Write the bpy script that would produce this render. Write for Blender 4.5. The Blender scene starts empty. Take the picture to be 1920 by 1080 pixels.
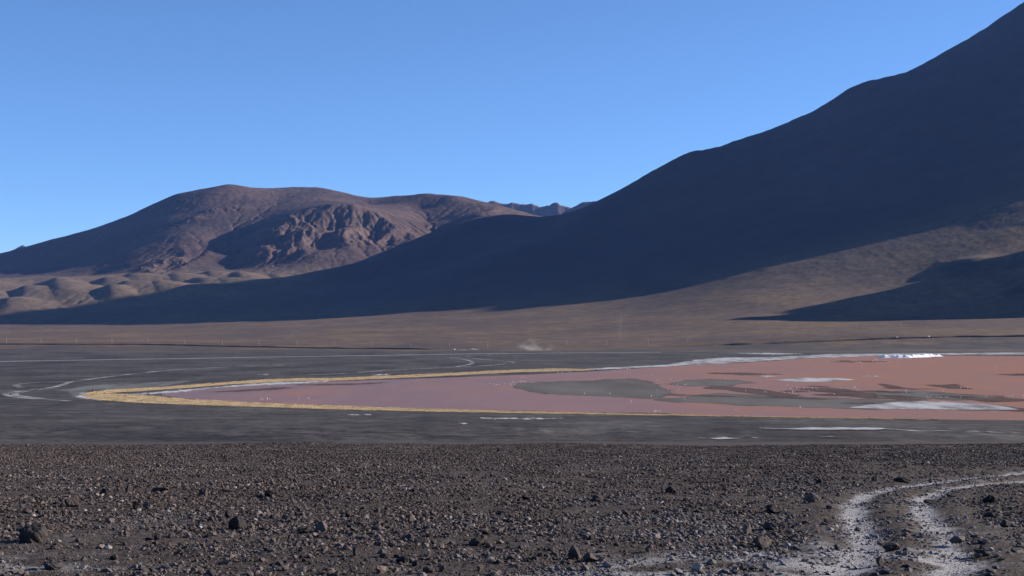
import bpy, bmesh, math, random
import numpy as np
from mathutils import Vector, Matrix

# ------------------------------------------------------------------ camera, sky, sun, exposure
sc = bpy.context.scene
COL = sc.collection
R = math.radians
F, U0, YH, EYE = 2637.0, 960.0, 602.0, 46.0      # focal length in pixels of the 1920 frame, centre column, eye-level row, eye height above the lagoon
SUN_AZ, SUN_EL = 75.0, 18.4                      # degrees to the right of the view direction / above the horizon

cam_d = bpy.data.cameras.new('camera'); cam = bpy.data.objects.new('camera', cam_d); COL.objects.link(cam)
cam.location = (0, 0, EYE); cam.rotation_euler = (R(90), 0, 0)
cam_d.sensor_width = 36.0; cam_d.lens = 36.0 * F / 1920.0
cam_d.shift_y = (YH - 540.0) / 1920.0
cam_d.clip_start = 0.5; cam_d.clip_end = 60000.0
sc.camera = cam
sc.render.resolution_x, sc.render.resolution_y = 1024, 576

world = bpy.data.worlds.new('World'); sc.world = world; world.use_nodes = True
wn = world.node_tree; wn.nodes.clear()
sky = wn.nodes.new('ShaderNodeTexSky'); sky.sky_type = 'NISHITA'; sky.sun_disc = False
sky.sun_elevation = R(SUN_EL); sky.sun_rotation = R(SUN_AZ)
sky.altitude = 4300.0; sky.air_density = 1.0; sky.dust_density = 1.2; sky.ozone_density = 5.2
bg = wn.nodes.new('ShaderNodeBackground'); bg.inputs['Strength'].default_value = 0.08
wo = wn.nodes.new('ShaderNodeOutputWorld')
wn.links.new(sky.outputs['Color'], bg.inputs['Color']); wn.links.new(bg.outputs['Background'], wo.inputs['Surface'])

sun_d = bpy.data.lights.new('sun', 'SUN'); sun = bpy.data.objects.new('sun', sun_d); COL.objects.link(sun)
sun_d.energy = 5.0; sun_d.angle = R(0.5); sun_d.color = (1.0, 0.90, 0.78)
SUN = Vector((math.sin(R(SUN_AZ)) * math.cos(R(SUN_EL)), math.cos(R(SUN_AZ)) * math.cos(R(SUN_EL)), math.sin(R(SUN_EL))))
sun.rotation_euler = SUN.to_track_quat('Z', 'Y').to_euler()
sun.location = (2500, 0, 3000)

sc.view_settings.view_transform = 'Standard'; sc.view_settings.look = 'None'
sc.view_settings.exposure = 1.2; sc.view_settings.gamma = 1.0
sc.cycles.use_denoising = True
sc.cycles.max_bounces = 4; sc.cycles.diffuse_bounces = 2; sc.cycles.glossy_bounces = 2
sc.cycles.transparent_max_bounces = 12; sc.cycles.volume_bounces = 0

# ------------------------------------------------------------------ helpers
rng = np.random.default_rng(7)
random.seed(7)

def set_tag(o, label=None, cat=None, group=None, kind=None):
    if label: o['label'] = label
    if cat: o['category'] = cat
    if group: o['group'] = group
    if kind: o['kind'] = kind
    return o

def link(name, me, mat=None, parent=None):
    o = bpy.data.objects.new(name, me); COL.objects.link(o)
    if mat is not None and not me.materials: me.materials.append(mat)
    if parent is not None: o.parent = parent
    return o

def np_mesh(name, V, Fq, smooth=True, normals=None):
    """V (n,3); Fq (m,3) or (m,4)"""
    me = bpy.data.meshes.new(name)
    V = np.ascontiguousarray(V, dtype=np.float32); Fq = np.ascontiguousarray(Fq, dtype=np.int32)
    k = Fq.shape[1]
    me.vertices.add(len(V)); me.vertices.foreach_set('co', V.ravel())
    me.loops.add(Fq.size); me.loops.foreach_set('vertex_index', Fq.ravel())
    me.polygons.add(len(Fq))
    me.polygons.foreach_set('loop_start', np.arange(0, Fq.size, k, dtype=np.int32))
    me.polygons.foreach_set('loop_total', np.full(len(Fq), k, dtype=np.int32))
    me.polygons.foreach_set('use_smooth', np.full(len(Fq), smooth, dtype=bool))
    me.update(calc_edges=True); me.validate()
    if normals is not None: me.normals_split_custom_set_from_vertices(normals.astype(np.float32))
    return me

def add_attr(me, name, data, typ='FLOAT'):
    a = me.attributes.new(name, typ, 'POINT')
    data = np.ascontiguousarray(data, dtype=np.float32)
    a.data.foreach_set('value' if typ == 'FLOAT' else ('color' if typ == 'FLOAT_COLOR' else 'vector'), data.ravel())

def sstep(a, b, x):
    t = np.clip((np.asarray(x, dtype=float) - a) / (b - a), 0, 1); return t * t * (3 - 2 * t)

def _hash(ix, iy, seed):
    h = (ix.astype(np.int64) * 374761393 + iy.astype(np.int64) * 668265263 + seed * 974711) & 0xffffffff
    h = ((h ^ (h >> 13)) * 1274126177) & 0xffffffff
    return ((h ^ (h >> 16)) & 0xffff) / 65535.0

def perlin(x, y, seed=0):
    x = np.asarray(x, dtype=float); y = np.asarray(y, dtype=float)
    ix = np.floor(x); iy = np.floor(y); fx = x - ix; fy = y - iy
    def g(dx, dy):
        a = _hash(ix + dx, iy + dy, seed) * 2 * np.pi
        return np.cos(a) * (fx - dx) + np.sin(a) * (fy - dy)
    u = fx * fx * fx * (fx * (fx * 6 - 15) + 10); v = fy * fy * fy * (fy * (fy * 6 - 15) + 10)
    a = g(0, 0) * (1 - u) + g(1, 0) * u; b = g(0, 1) * (1 - u) + g(1, 1) * u
    return (a * (1 - v) + b * v) * 1.5

def fbm(x, y, octv=4, seed=0, gain=0.5):
    s = 0; a = 1.0
    for i in range(octv):
        s = s + a * perlin(x * 2 ** i, y * 2 ** i, seed + 17 * i); a *= gain
    return s

def ridged(x, y, octv=4, seed=0, gain=0.5):
    s = 0; a = 1.0
    for i in range(octv):
        s = s + a * (1 - 2 * np.abs(perlin(x * 2 ** i, y * 2 ** i, seed + 31 * i))); a *= gain
    return s

def pt(u, y, d):                       # frame column, frame row, depth -> place
    return ((u - U0) / F * d, d, EYE + (YH - y) / F * d)

def flat(u, y, z=0.0):                 # where a row of the frame meets level ground at height z
    d = F * (EYE - z) / (np.asarray(y, dtype=float) - YH)
    return (np.asarray(u, dtype=float) - U0) / F * d, d

# ------------------------------------------------------------------ the lie of the land
_Y = np.arange(0, 3000, 1.0)
_slope = 0.067 + 0.036 * sstep(62, 110, _Y)
_fall = 1.7 + np.concatenate([[0], np.cumsum(_slope)[:-1]])

def H_near(X, Y):
    fall = np.where(Y < 0, 1.7 + 0.067 * np.maximum(Y, -200), np.interp(Y, _Y, _fall))
    z = EYE - fall
    k = 6.0
    z = np.where(z > 40, z, k * np.log1p(np.exp(np.clip(z, -60, 60) / k)))
    z = np.where(Y > 620, 0.0, z * (1 - sstep(470, 620, Y)))
    w = 1 - sstep(90, 300, Y)
    rel = 0.05 * fbm(X / 3.5, Y / 3.5, 3, 3) + 0.018 * fbm(X / 0.7, Y / 0.7, 2, 5)
    big = 0.16 * fbm(X / 17, Y / 17, 2, 9) + 0.16 * fbm(X / 31, Y / 45, 2, 10) * sstep(45, 80, Y)
    return z + (rel + big * sstep(14, 40, Y)) * w

CP = []                                # surveyed points: (column, row, depth)
def cp(*a):
    for (u, y, d) in a: CP.append(pt(u, y, d))
def cz(*a):                            # (column, height, depth)
    for (u, z, d) in a: CP.append(((u - U0) / F * d, d, z))

# bajada and right-hand volcano
for u, zz in ((-900, 2), (-500, 2), (0, 3), (300, 3), (600, 3), (900, 3), (1200, 4), (1450, 8), (1700, 14), (1920, 18), (2300, 25), (2900, 30), (3600, 30)):
    cz((u, zz, 2450))
cp((-900, 634, 2900), (0, 635, 2900), (300, 634, 2900), (600, 630, 2900), (900, 626, 2900), (1200, 618, 2900), (1400, 606, 2900), (1600, 600, 2950), (1780, 592, 2950), (1920, 586, 2950), (2300, 560, 2950), (3000, 560, 2950))
cp((-900, 614, 4200), (0, 616, 4000), (300, 613, 4000), (600, 606, 3800), (900, 599, 3600), (1200, 581, 3500), (1400, 556, 3450), (1600, 538, 3450), (1780, 512, 3450), (1920, 478, 3450), (2300, 440, 3450), (3000, 500, 3450))
cp((-500, 606, 5000), (0, 603, 5000), (300, 598, 4800), (600, 589, 4500), (900, 577, 4200), (1200, 551, 4000), (1400, 511, 3900), (1600, 470, 3900), (1780, 425, 3950), (1920, 378, 4000), (2300, 330, 4000), (3000, 450, 4000))
cp((1130, 378, 5600), (1165, 357, 5580), (1200, 336, 5560), (1240, 312, 5560), (1283, 289, 5580), (1305, 282, 5600), (1340, 276, 5620), (1400, 258, 5660), (1480, 228, 5700), (1555, 192, 5730), (1600, 162, 5750), (1640, 150, 5790), (1700, 134, 5820),
   (1780, 97, 5850), (1860, 55, 5880), (1920, 23, 5900), (2010, -40, 5950), (2100, -98, 5980), (2200, -128, 6020), (2320, -118, 6020), (2500, 0, 6000), (2700, 130, 5900), (3000, 290, 5700), (3600, 470, 5000))
cp((1120, 455, 4900), (1200, 448, 4850), (1340, 418, 4850), (1480, 382, 4850), (1600, 325, 4850), (1780, 268, 4900), (1920, 205, 4950), (2200, 120, 5000), (2500, 230, 5000))
cz((2200, 1400, 6950), (1950, 1390, 6980), (1750, 1180, 6950), (1500, 600, 6950), (1300, 430, 6900), (2600, 1050, 7150), (2200, 420, 8600), (1700, 300, 8600), (3000, 300, 8000), (2200, 200, 10500), (1500, 230, 9800))
# flank and spur that run down to the left
cp((1060, 430, 5300), (980, 462, 5000), (900, 500, 4800), (800, 540, 4700), (650, 570, 4800))
cp((590, 512, 5650), (650, 496, 5850), (700, 479, 5980), (750, 461, 6080), (800, 440, 6180), (850, 421, 6240), (900, 408, 6280), (960, 403, 6300), (1010, 407, 6230), (1060, 402, 6120), (1100, 390, 5900))
cp((900, 455, 5650), (1000, 440, 5650), (800, 490, 5600), (700, 525, 5500))
cz((600, 210, 6150), (700, 235, 6500), (800, 300, 6750), (900, 380, 6900), (960, 400, 7000), (1080, 400, 6900))
# foothills' ground
cp((-500, 590, 5300), (0, 588, 5250), (150, 583, 5250), (300, 570, 5250), (450, 552, 5350), (-500, 560, 5900), (0, 556, 5800), (150, 551, 5800), (300, 541, 5850), (450, 528, 5900), (540, 520, 5950))
cp((-500, 540, 6500), (0, 524, 6450), (120, 522, 6450), (270, 518, 6450), (400, 511, 6500), (480, 508, 6560), (560, 503, 6600), (640, 495, 6700))
# left-hand mountain: skyline
cp((-900, 590, 8600), (-400, 560, 8700), (-200, 520, 8600), (-80, 496, 8550), (0, 475, 8500), (100, 448, 8450), (200, 419, 8430), (290, 381, 8400), (335, 362, 8370), (380, 355, 8400), (430, 346, 8420), (470, 352, 8500), (545, 352, 8650),
   (605, 352, 8700), (650, 361, 8720), (690, 371, 8720), (740, 365, 8620), (800, 361, 8450), (850, 368, 8320), (900, 380, 8180), (930, 388, 8080), (960, 402, 7950), (1000, 420, 7800))
cz((-900, 150, 11000), (0, 250, 10500), (400, 420, 10600), (800, 380, 10600), (1200, 230, 10500), (200, 450, 9400), (600, 620, 9700))
# spur A (lit scree) and the shaded flank on its left
cp((334, 395, 8000), (325, 415, 7750), (312, 440, 7480), (298, 465, 7220), (285, 490, 6950), (274, 511, 6650))
cp((240, 425, 8050), (103, 467, 8000), (0, 494, 8000), (235, 462, 7500), (151, 497, 7500), (60, 513, 7450), (220, 496, 7050), (176, 516, 6950), (60, 520, 6900), (-300, 545, 7400))
# plateau slope, gully, spur B
cp((430, 372, 8150), (420, 400, 7850), (520, 372, 8300), (600, 372, 8250), (500, 395, 7900), (580, 386, 7850), (640, 376, 8050))
cp((385, 440, 7450), (395, 470, 7130), (400, 500, 6780), (440, 452, 7480), (440, 480, 7200), (432, 503, 6850))
cp((520, 417, 7420), (560, 402, 7520), (600, 393, 7560), (640, 388, 7560), (670, 391, 7560), (700, 404, 7510), (740, 424, 7420), (780, 447, 7280), (508, 435, 7230), (494, 468, 6980), (483, 500, 6760))
cp((530, 450, 7180), (525, 480, 6940), (560, 440, 7170), (572, 475, 6880), (600, 432, 7330), (602, 470, 7060), (640, 432, 7230), (655, 468, 6960), (690, 430, 7420), (700, 458, 7210), (722, 430, 7360), (765, 458, 7140))
# right shoulder hill and its gully
cp((690, 385, 8350), (745, 385, 8200), (770, 405, 7850), (785, 392, 8200), (800, 418, 7880), (812, 446, 7500), (905, 400, 7700), (925, 391, 7950))
CP = np.array(CP)

def _tps_fit(P):
    p = P[:, :2] / 1000.0; n = len(p)
    r = np.sqrt(((p[:, None] - p[None]) ** 2).sum(-1) + 0.0009)
    A = np.zeros((n + 3, n + 3)); A[:n, :n] = r + np.eye(n) * -0.004
    A[:n, n] = 1; A[:n, n + 1:] = p; A[n, :n] = 1; A[n + 1:, :n] = p.T
    return p, np.linalg.solve(A, np.concatenate([P[:, 2], [0, 0, 0]]))
_tp, _tw = _tps_fit(CP)

def tps(X, Y):
    sh = X.shape; q = np.stack([X.ravel(), Y.ravel()], 1) / 1000.0; out = np.empty(len(q)); n = len(_tp)
    for i in range(0, len(q), 20000):
        c = q[i:i + 20000]
        r = np.sqrt((c[:, 0:1] - _tp[None, :, 0]) ** 2 + (c[:, 1:2] - _tp[None, :, 1]) ** 2 + 0.0009)
        out[i:i + 20000] = r @ _tw[:n] + _tw[n] + c @ _tw[n + 1:]
    return out.reshape(sh)

MOUNDS = []    # foothill hummocks: column, row and depth of the crest foot, height, left width, right width, length
for (u, y, d, h, wl, wr, ln) in ((22, 560, 5450, 34, 55, 120, 190), (52, 548, 5750, 46, 52, 120, 210), (112, 547, 5800, 48, 60, 150, 220), (110, 533, 6150, 34, 45, 110, 150), (208, 556, 5650, 44, 48, 90, 170),
                               (238, 551, 5800, 42, 50, 150, 200), (295, 550, 5750, 38, 45, 110, 160), (200, 532, 6150, 34, 48, 110, 150), (245, 530, 6250, 34, 40, 150, 160), (330, 528, 6250, 30, 40, 120, 150),
                               (375, 535, 6000, 32, 45, 90, 150), (395, 522, 6350, 30, 40, 110, 140), (355, 556, 5550, 30, 50, 130, 150), (450, 520, 6250, 34, 45, 110, 160), (415, 535, 5950, 26, 40, 110, 130),
                               (520, 516, 6250, 30, 45, 110, 150), (560, 510, 6300, 30, 45, 90, 140), (600, 508, 6350, 26, 45, 100, 140), (-60, 556, 5700, 46, 60, 140, 220), (-140, 548, 5950, 46, 60, 140, 220), (-60, 530, 6200, 34, 50, 120, 170), (-240, 556, 5800, 46, 60, 150, 220)):
    X0, Y0, _ = pt(u, y, d); MOUNDS.append((X0, Y0, h, wl, wr, ln))

def H_far0(X, Y):
    z = tps(X, Y); U = U0 + F * X / np.maximum(Y, 1)
    mtn = sstep(6300, 6900, Y) * (1 - sstep(900, 1150, U + 0 * Y))
    fh = np.zeros_like(X)
    for (X0, Y0, h, wl, wr, ln) in MOUNDS:
        dx = X - X0 + 0.35 * (Y - Y0); dy = Y - Y0
        g = h * np.exp(-0.5 * (dx / np.where(dx < 0, wl, wr)) ** 2 - 0.5 * (dy / np.where(dy < 0, ln, ln * 0.55)) ** 2)
        fh = np.maximum(fh, g) + 0.15 * np.minimum(fh, g)
    z = z + fh
    # general relief
    z = z + 9 * fbm(X / 520, Y / 520, 4, 21) * sstep(3200, 5200, Y)
    z = z + 1.0 * fbm(X / 110, Y / 110, 3, 25) * sstep(2900, 4000, Y)
    z = z + 3.0 * fbm(X / 75, Y / 75, 3, 27, 0.6) * sstep(4900, 5500, Y) * sstep(1000, 1250, U)
    # rock faces: massif, foot of the scree spur, outcrop band on the shoulder
    def blob(u, d, su, sd):
        X0 = (u - U0) / F * d; return np.exp(-((X - X0) / (su / F * d)) ** 2 - ((Y - d) / sd) ** 2)
    crag = np.clip(blob(600, 7250, 95, 330) * 1.15 + blob(520, 7080, 34, 330) + blob(715, 7320, 60, 220) + 0.75 * blob(290, 6750, 45, 230) + 0.5 * blob(345, 7000, 50, 330) + 0.6 * blob(925, 7900, 30, 260), 0, 1.15)
    z = z + crag * (15 * ridged(X / 170, Y / 300, 5, 33, 0.62) - 6)
    band = blob(365, 7750, 22, 60) + blob(400, 7900, 26, 70) + blob(440, 7960, 30, 60)
    z = z + np.clip(band, 0, 1) * (7 * ridged(X / 45, Y / 60, 3, 51) + 5)
    # small hill outside the frame on the right whose shadow lies along the foot of the volcano
    for (hx, hy, top, sl) in ((1480, 3290, 425, 0.85), (1830, 3480, 500, 0.8)):
        r = np.sqrt((X - hx) ** 2 + ((Y - hy) * 0.9) ** 2 + 35 ** 2)
        c = top - sl * r + 30 * fbm(X / 190, Y / 190, 3, 71)
        z = np.where(Y < 4600, 0.5 * (z + c + np.sqrt((z - c) ** 2 + 12 ** 2)) - 0.0, z)
    # rough blocky ground on the lava apron below the volcano
    U2 = sstep(1330, 1480, U) * (1 - sstep(3900, 4300, Y)) * sstep(2950, 3150, Y)
    z = z + U2 * (0.45 * ridged(X / 70, Y / 35, 3, 81, 0.6) - 0.15)
    for (bu, bd, bh, bs) in ((1825, 3440, 20, 70), (1745, 3330, 9, 45), (1640, 3220, 7, 40), (2050, 4500, 110, 190), (2010, 4250, 60, 130), (2150, 5000, 90, 240), (1480, 3080, -8, 60)):  # added humps and unseen ribs outside the frame, placed to steer the shadow edges
        z = z + bh * np.exp(-((X - (bu - U0) / F * bd) / bs) ** 2 - ((Y - bd) / (bs * 1.3)) ** 2)
    return z

# running water has cut gullies into the left-hand mountain: stream-power erosion on a square grid
def _erode():
    dx = 11.0; xs = np.arange(-3500, 300, dx); ys = np.arange(5150, 8900, dx); gx_, gy_ = np.meshgrid(xs, ys); z0 = H_far0(gx_, gy_)
    def blob(u, d, su, sd):
        X0 = (u - U0) / F * d; return np.exp(-((gx_ - X0) / (su / F * d)) ** 2 - ((gy_ - d) / sd) ** 2)
    K = 0.16 + 0.55 * np.clip(blob(610, 7250, 105, 380) * 1.2 + blob(520, 7080, 40, 360) + blob(730, 7320, 70, 260) + 0.5 * blob(300, 6900, 60, 380) + 0.5 * blob(870, 7900, 60, 400), 0, 1)
    K = np.where(gy_ < 6480, np.where(U0 + F * gx_ / gy_ < 520, 0.22, 0.05), K)
    nr, nc = z0.shape; z = (z0 + rng.normal(0, 1.2, z0.shape)).ravel(); Kf = (K * 0.055).ravel(); N_ = nr * nc; idx = np.arange(N_)
    pad_i = np.arange(N_).reshape(nr, nc); edge = np.zeros((nr, nc), bool); edge[0] = edge[-1] = True; edge[:, 0] = edge[:, -1] = True; edge = edge.ravel()
    offs = [(-1, -1, 1.414), (-1, 0, 1), (-1, 1, 1.414), (0, -1, 1), (0, 1, 1), (1, -1, 1.414), (1, 0, 1), (1, 1, 1.414)]
    for it in range(9):
        Z2 = z.reshape(nr, nc); best = np.zeros((nr, nc)); rec = pad_i.copy(); dist = np.ones((nr, nc))
        for (a, b, l) in offs:
            sh = np.roll(np.roll(Z2, -a, 0), -b, 1); si = np.roll(np.roll(pad_i, -a, 0), -b, 1); sl = (Z2 - sh) / l; mb = sl > best
            best[mb] = sl[mb]; rec[mb] = si[mb]; dist[mb] = l
        rec = rec.ravel(); rec[edge] = idx[edge]; dist = dist.ravel() * dx; order = np.argsort(z, kind='stable')
        A = np.ones(N_).tolist(); rl = rec.tolist()
        for i in order[::-1].tolist():
            r_ = rl[i]
            if r_ != i: A[r_] += A[i]
        Fc = (Kf * np.sqrt(np.array(A)) * dx / dist).tolist(); zl = z.tolist()
        for i in order.tolist():
            r_ = rl[i]
            if r_ != i:
                f_ = Fc[i]; zl[i] = (zl[i] + f_ * zl[r_]) / (1 + f_)
        z = np.array(zl)
        Z2 = z.reshape(nr, nc); lap = np.roll(Z2, 1, 0) + np.roll(Z2, -1, 0) + np.roll(Z2, 1, 1) + np.roll(Z2, -1, 1) - 4 * Z2
        z = np.where(edge, z, (Z2 + 0.045 * lap).ravel())
    z = z + (K.ravel() > 0.4) * 1.6 * ridged(gx_ / 38, gy_ / 60, 3, 45, 0.6).ravel() * np.clip(K.ravel(), 0, 1)
    dz_ = z.reshape(nr, nc) - z0
    wx = sstep(0, 14, np.minimum(np.arange(nc), nc - 1 - np.arange(nc))); wy = sstep(0, 14, np.minimum(np.arange(nr), nr - 1 - np.arange(nr)))
    return xs, ys, dx, dz_ * wx[None] * wy[:, None]
_EX, _EY, _EDX, _EDZ = _erode()

def H_far(X, Y):
    z = H_far0(X, Y); fx = (X - _EX[0]) / _EDX; fy = (Y - _EY[0]) / _EDX; nr, nc = _EDZ.shape
    ok = (fx > 0) & (fx < nc - 1.01) & (fy > 0) & (fy < nr - 1.01)
    if ok.any():
        a, b = fx[ok], fy[ok]; i, j = a.astype(int), b.astype(int); a, b = a - i, b - j
        z[ok] += (_EDZ[j, i] * (1 - a) + _EDZ[j, i + 1] * a) * (1 - b) + (_EDZ[j + 1, i] * (1 - a) + _EDZ[j + 1, i + 1] * a) * b
    return z

def H(X, Y):
    X = np.asarray(X, dtype=float); Y = np.asarray(Y, dtype=float)
    near = H_near(X, Y)
    w = sstep(2080, 2550, Y)
    if np.any(w > 0):
        far = np.zeros_like(near); m = w > 0
        far[m] = np.maximum(H_far(X[m], Y[m]), 0.2)
        return near * (1 - w) + far * w
    return near

def hit(u, y, d0=2080.0, d1=7000.0):
    """first place on the far land seen at a frame position"""
    d = np.linspace(d0, d1, 1500); X = (u - U0) / F * d
    s = H(X, d) - (EYE + (YH - y) / F * d)
    k = np.argmax(s > 0); return X[k], d[k], H(X[k:k + 1], d[k:k + 1])[0]

def hit_near(u, y):
    d = np.linspace(8, 110, 4000); X = (u - U0) / F * d
    s = H(X, d) - (EYE + (YH - y) / F * d)
    k = np.argmax(s > 0); return X[k], d[k], H(X[k:k + 1], d[k:k + 1])[0]

# ------------------------------------------------------------------ materials
def mat(name):
    m = bpy.data.materials.new(name); m.use_nodes = True; nt = m.node_tree; nt.nodes.clear()
    out = nt.nodes.new('ShaderNodeOutputMaterial'); return m, nt, out

class N:
    """short-hand for node trees"""
    def __init__(s, nt): s.nt = nt
    def new(s, t, **kw):
        n = s.nt.nodes.new(t)
        for k, v in kw.items(): setattr(n, k, v)
        return n
    def put(s, sock, v):
        if hasattr(v, 'is_output'): s.nt.links.new(v, sock)
        else:
            if isinstance(v, (tuple, list)) and len(v) == 3 and len(sock.default_value) == 4: v = (*v, 1)
            if isinstance(v, (int, float)) and hasattr(sock.default_value, '__len__'): v = (v,) * len(sock.default_value)
            sock.default_value = v
    def pos(s): return s.new('ShaderNodeNewGeometry').outputs['Position']
    def scale(s, vec, sx, sy=None, sz=None):
        n = s.new('ShaderNodeVectorMath', operation='MULTIPLY'); s.put(n.inputs[0], vec)
        n.inputs[1].default_value = (sx, sx if sy is None else sy, sx if sz is None else sz); return n.outputs[0]
    def noise(s, vec, sc, det=4.0, rough=0.55, dist=0.0):
        n = s.new('ShaderNodeTexNoise'); s.put(n.inputs['Vector'], vec); n.inputs['Scale'].default_value = sc
        n.inputs['Detail'].default_value = det; n.inputs['Roughness'].default_value = rough; n.inputs['Distortion'].default_value = dist
        return n.outputs['Fac']
    def math(s, op, a, b=0.0, c=0.0, clamp=False):
        n = s.new('ShaderNodeMath', operation=op); n.use_clamp = clamp
        for k, v in enumerate((a, b, c)): s.put(n.inputs[k], v)
        return n.outputs[0]
    def ramp(s, fac, a, b, va=0.0, vb=1.0):
        n = s.new('ShaderNodeMapRange'); n.interpolation_type = 'SMOOTHSTEP'; s.put(n.inputs['Value'], fac)
        n.inputs['From Min'].default_value = a; n.inputs['From Max'].default_value = b
        n.inputs['To Min'].default_value = va; n.inputs['To Max'].default_value = vb; return n.outputs['Result']
    def mix(s, fac, a, b, blend='MIX'):
        n = s.new('ShaderNodeMix', data_type='RGBA', blend_type=blend); s.put(n.inputs[0], fac); s.put(n.inputs[6], a); s.put(n.inputs[7], b); return n.outputs[2]
    def attr(s, name, typ='GEOMETRY', out='Fac'):
        n = s.new('ShaderNodeAttribute'); n.attribute_name = name; n.attribute_type = typ; return n.outputs[out]
    def bump(s, h, strength, dist):
        n = s.new('ShaderNodeBump'); s.put(n.inputs['Height'], h); n.inputs['Strength'].default_value = strength; n.inputs['Distance'].default_value = dist; return n.outputs['Normal']
    def bsdf(s, col, rough=0.9, spec=0.2, normal=None):
        n = s.new('ShaderNodeBsdfPrincipled'); s.put(n.inputs['Base Color'], col); s.put(n.inputs['Roughness'], rough)
        s.put(n.inputs['Specular IOR Level'], spec)
        if normal is not None: s.put(n.inputs['Normal'], normal)
        return n.outputs['BSDF']
    def surf(s, out, sh): s.nt.links.new(sh, out.inputs['Surface'])

def terrain_material(name, fine, bump_d, vein=(0.16, 0.13, 0.07), vein_amt=0.35, speck=0.0, amp=1.0, streak=0.0):
    m, nt, out = mat(name); n = N(nt); p = n.pos()
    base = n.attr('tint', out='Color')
    a = n.noise(p, fine * 0.12, 5, 0.6); b = n.noise(p, fine, 4, 0.65)
    col = n.mix(n.ramp(a, 0.42, 0.68, 0, vein_amt), base, vein)
    v = n.math('MULTIPLY', n.ramp(b, 0.25, 0.75, 1 - 0.28 * amp, 1 + 0.28 * amp), n.ramp(a, 0.25, 0.75, 1 - 0.14 * amp, 1 + 0.14 * amp))
    col = n.mix(1.0, col, v, 'MULTIPLY')
    if streak:
        st = n.noise(n.scale(p, 0.016, 0.10, 0.1), 1.0, 5, 0.62); st2 = n.noise(n.scale(p, 0.03, 0.22, 0.1), 1.0, 4, 0.6)
        col = n.mix(n.ramp(st, 0.46, 0.66, 0, streak), col, (0.026, 0.024, 0.026)); col = n.mix(n.ramp(st2, 0.58, 0.74, 0, streak * 0.8), col, (0.10, 0.096, 0.094))
    if speck:
        sp = n.ramp(n.noise(p, fine * 5, 2, 0.6), 0.62, 0.72, 0, speck); col = n.mix(sp, col, (0.035, 0.03, 0.028))
    h = n.math('ADD', b, n.math('MULTIPLY', n.noise(p, fine * 3.3, 3, 0.6), 0.4))
    n.surf(out, n.bsdf(col, 0.95, 0.1, n.bump(h, 0.7, bump_d))); return m

M_MTN = terrain_material('mountain_scree', 0.03, 5.0, (0.10, 0.066, 0.053), 0.4)
M_VOLC = terrain_material('volcano_scree', 0.012, 0.6, (0.080, 0.062, 0.066), 0.35, amp=0.5)
M_FOOT = terrain_material('foothill_soil', 0.04, 2.0, (0.15, 0.105, 0.068), 0.4, 0.0)
M_BAJ = terrain_material('alluvial_soil', 0.035, 0.9, (0.145, 0.095, 0.045), 0.5, 0.4)
M_PLAIN = terrain_material('dark_plain_gravel', 0.11, 0.8, (0.084, 0.083, 0.075), 0.45, 0.4, amp=1.5, streak=0.75)

# ------------------------------------------------------------------ the setting: land
COLS_IN = np.linspace(-0.40, 0.40, 1000)
COLS = np.concatenate([np.linspace(-0.75, -0.405, 70), COLS_IN, np.linspace(0.405, 1.15, 150)])

def polar(cols, rows):
    T, D = np.meshgrid(cols, rows); X = T * D; Y = D.copy(); return X, Y

def grid_faces(nr, nc):
    i = np.arange(nr * nc).reshape(nr, nc)
    return np.stack([i[:-1, :-1], i[:-1, 1:], i[1:, 1:], i[1:, :-1]], -1).reshape(-1, 4)

def grid_normals(X, Y, Z):
    P = np.stack([X, Y, Z], -1)
    a = np.gradient(P, axis=1); b = np.gradient(P, axis=0); nrm = np.cross(a, b)
    return nrm / np.linalg.norm(nrm, axis=-1, keepdims=True)

rows_far = np.concatenate([np.linspace(2080, 2900, 42, endpoint=False), np.linspace(2900, 4300, 90, endpoint=False), np.linspace(4300, 6500, 110, endpoint=False),
                           np.linspace(6500, 7700, 110, endpoint=False), np.linspace(7700, 8800, 60, endpoint=False), np.linspace(8800, 11800, 26)])
FX, FY = polar(COLS, rows_far); FZ = H(FX, FY); FZ[-1] = -20
FN = grid_normals(FX, FY, FZ)
FU = U0 + F * COLS[None, :] + 0 * FX

def lin(r, g, b):
    f = lambda c: (c / 255 / 12.92) if c <= 10 else ((c / 255 + 0.055) / 1.055) ** 2.4
    return np.array([f(r), f(g), f(b)])

def blend(a, b, w): return a * (1 - w[..., None]) + b * w[..., None]

c_plain = np.array([0.061, 0.054, 0.051]); c_brown = np.array([0.106, 0.075, 0.056]); c_mauve = np.array([0.079, 0.054, 0.050]); c_tan = np.array([0.126, 0.094, 0.070])
c_rock = np.array([0.114, 0.083, 0.073]); c_dark = np.array([0.058, 0.045, 0.044])
d_line = np.interp(FU, [-900, 0, 300, 600, 900, 1200, 1400, 1600, 1920, 2300, 3600], [5150, 5100, 4900, 4600, 4250, 4050, 3950, 3950, 4050, 4050, 4050])
nz = fbm(FX / 300, FY / 500, 4, 91)
tint = np.broadcast_to(c_plain, FX.shape + (3,)).copy()
tint = blend(tint, c_brown, sstep(2300, 2600, FY + 140 * nz - 0.12 * np.maximum(FU - 1300, 0)))
tint = blend(tint, c_dark * 0.6 + c_brown * 0.4, 0.45 * sstep(0.0, 0.6, nz) * sstep(2500, 3000, FY))
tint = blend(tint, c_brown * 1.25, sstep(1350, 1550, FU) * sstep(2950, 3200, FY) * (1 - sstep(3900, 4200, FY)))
tint = blend(tint, c_tan, sstep(5000, 5400, FY + 50 * nz) * (1 - sstep(6500, 6750, FY)) * (1 - sstep(560, 680, FU)))
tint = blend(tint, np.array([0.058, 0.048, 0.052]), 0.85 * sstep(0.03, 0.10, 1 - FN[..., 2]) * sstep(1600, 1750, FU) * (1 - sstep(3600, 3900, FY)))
mt = sstep(6550, 6800, FY + 40 * nz)
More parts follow.
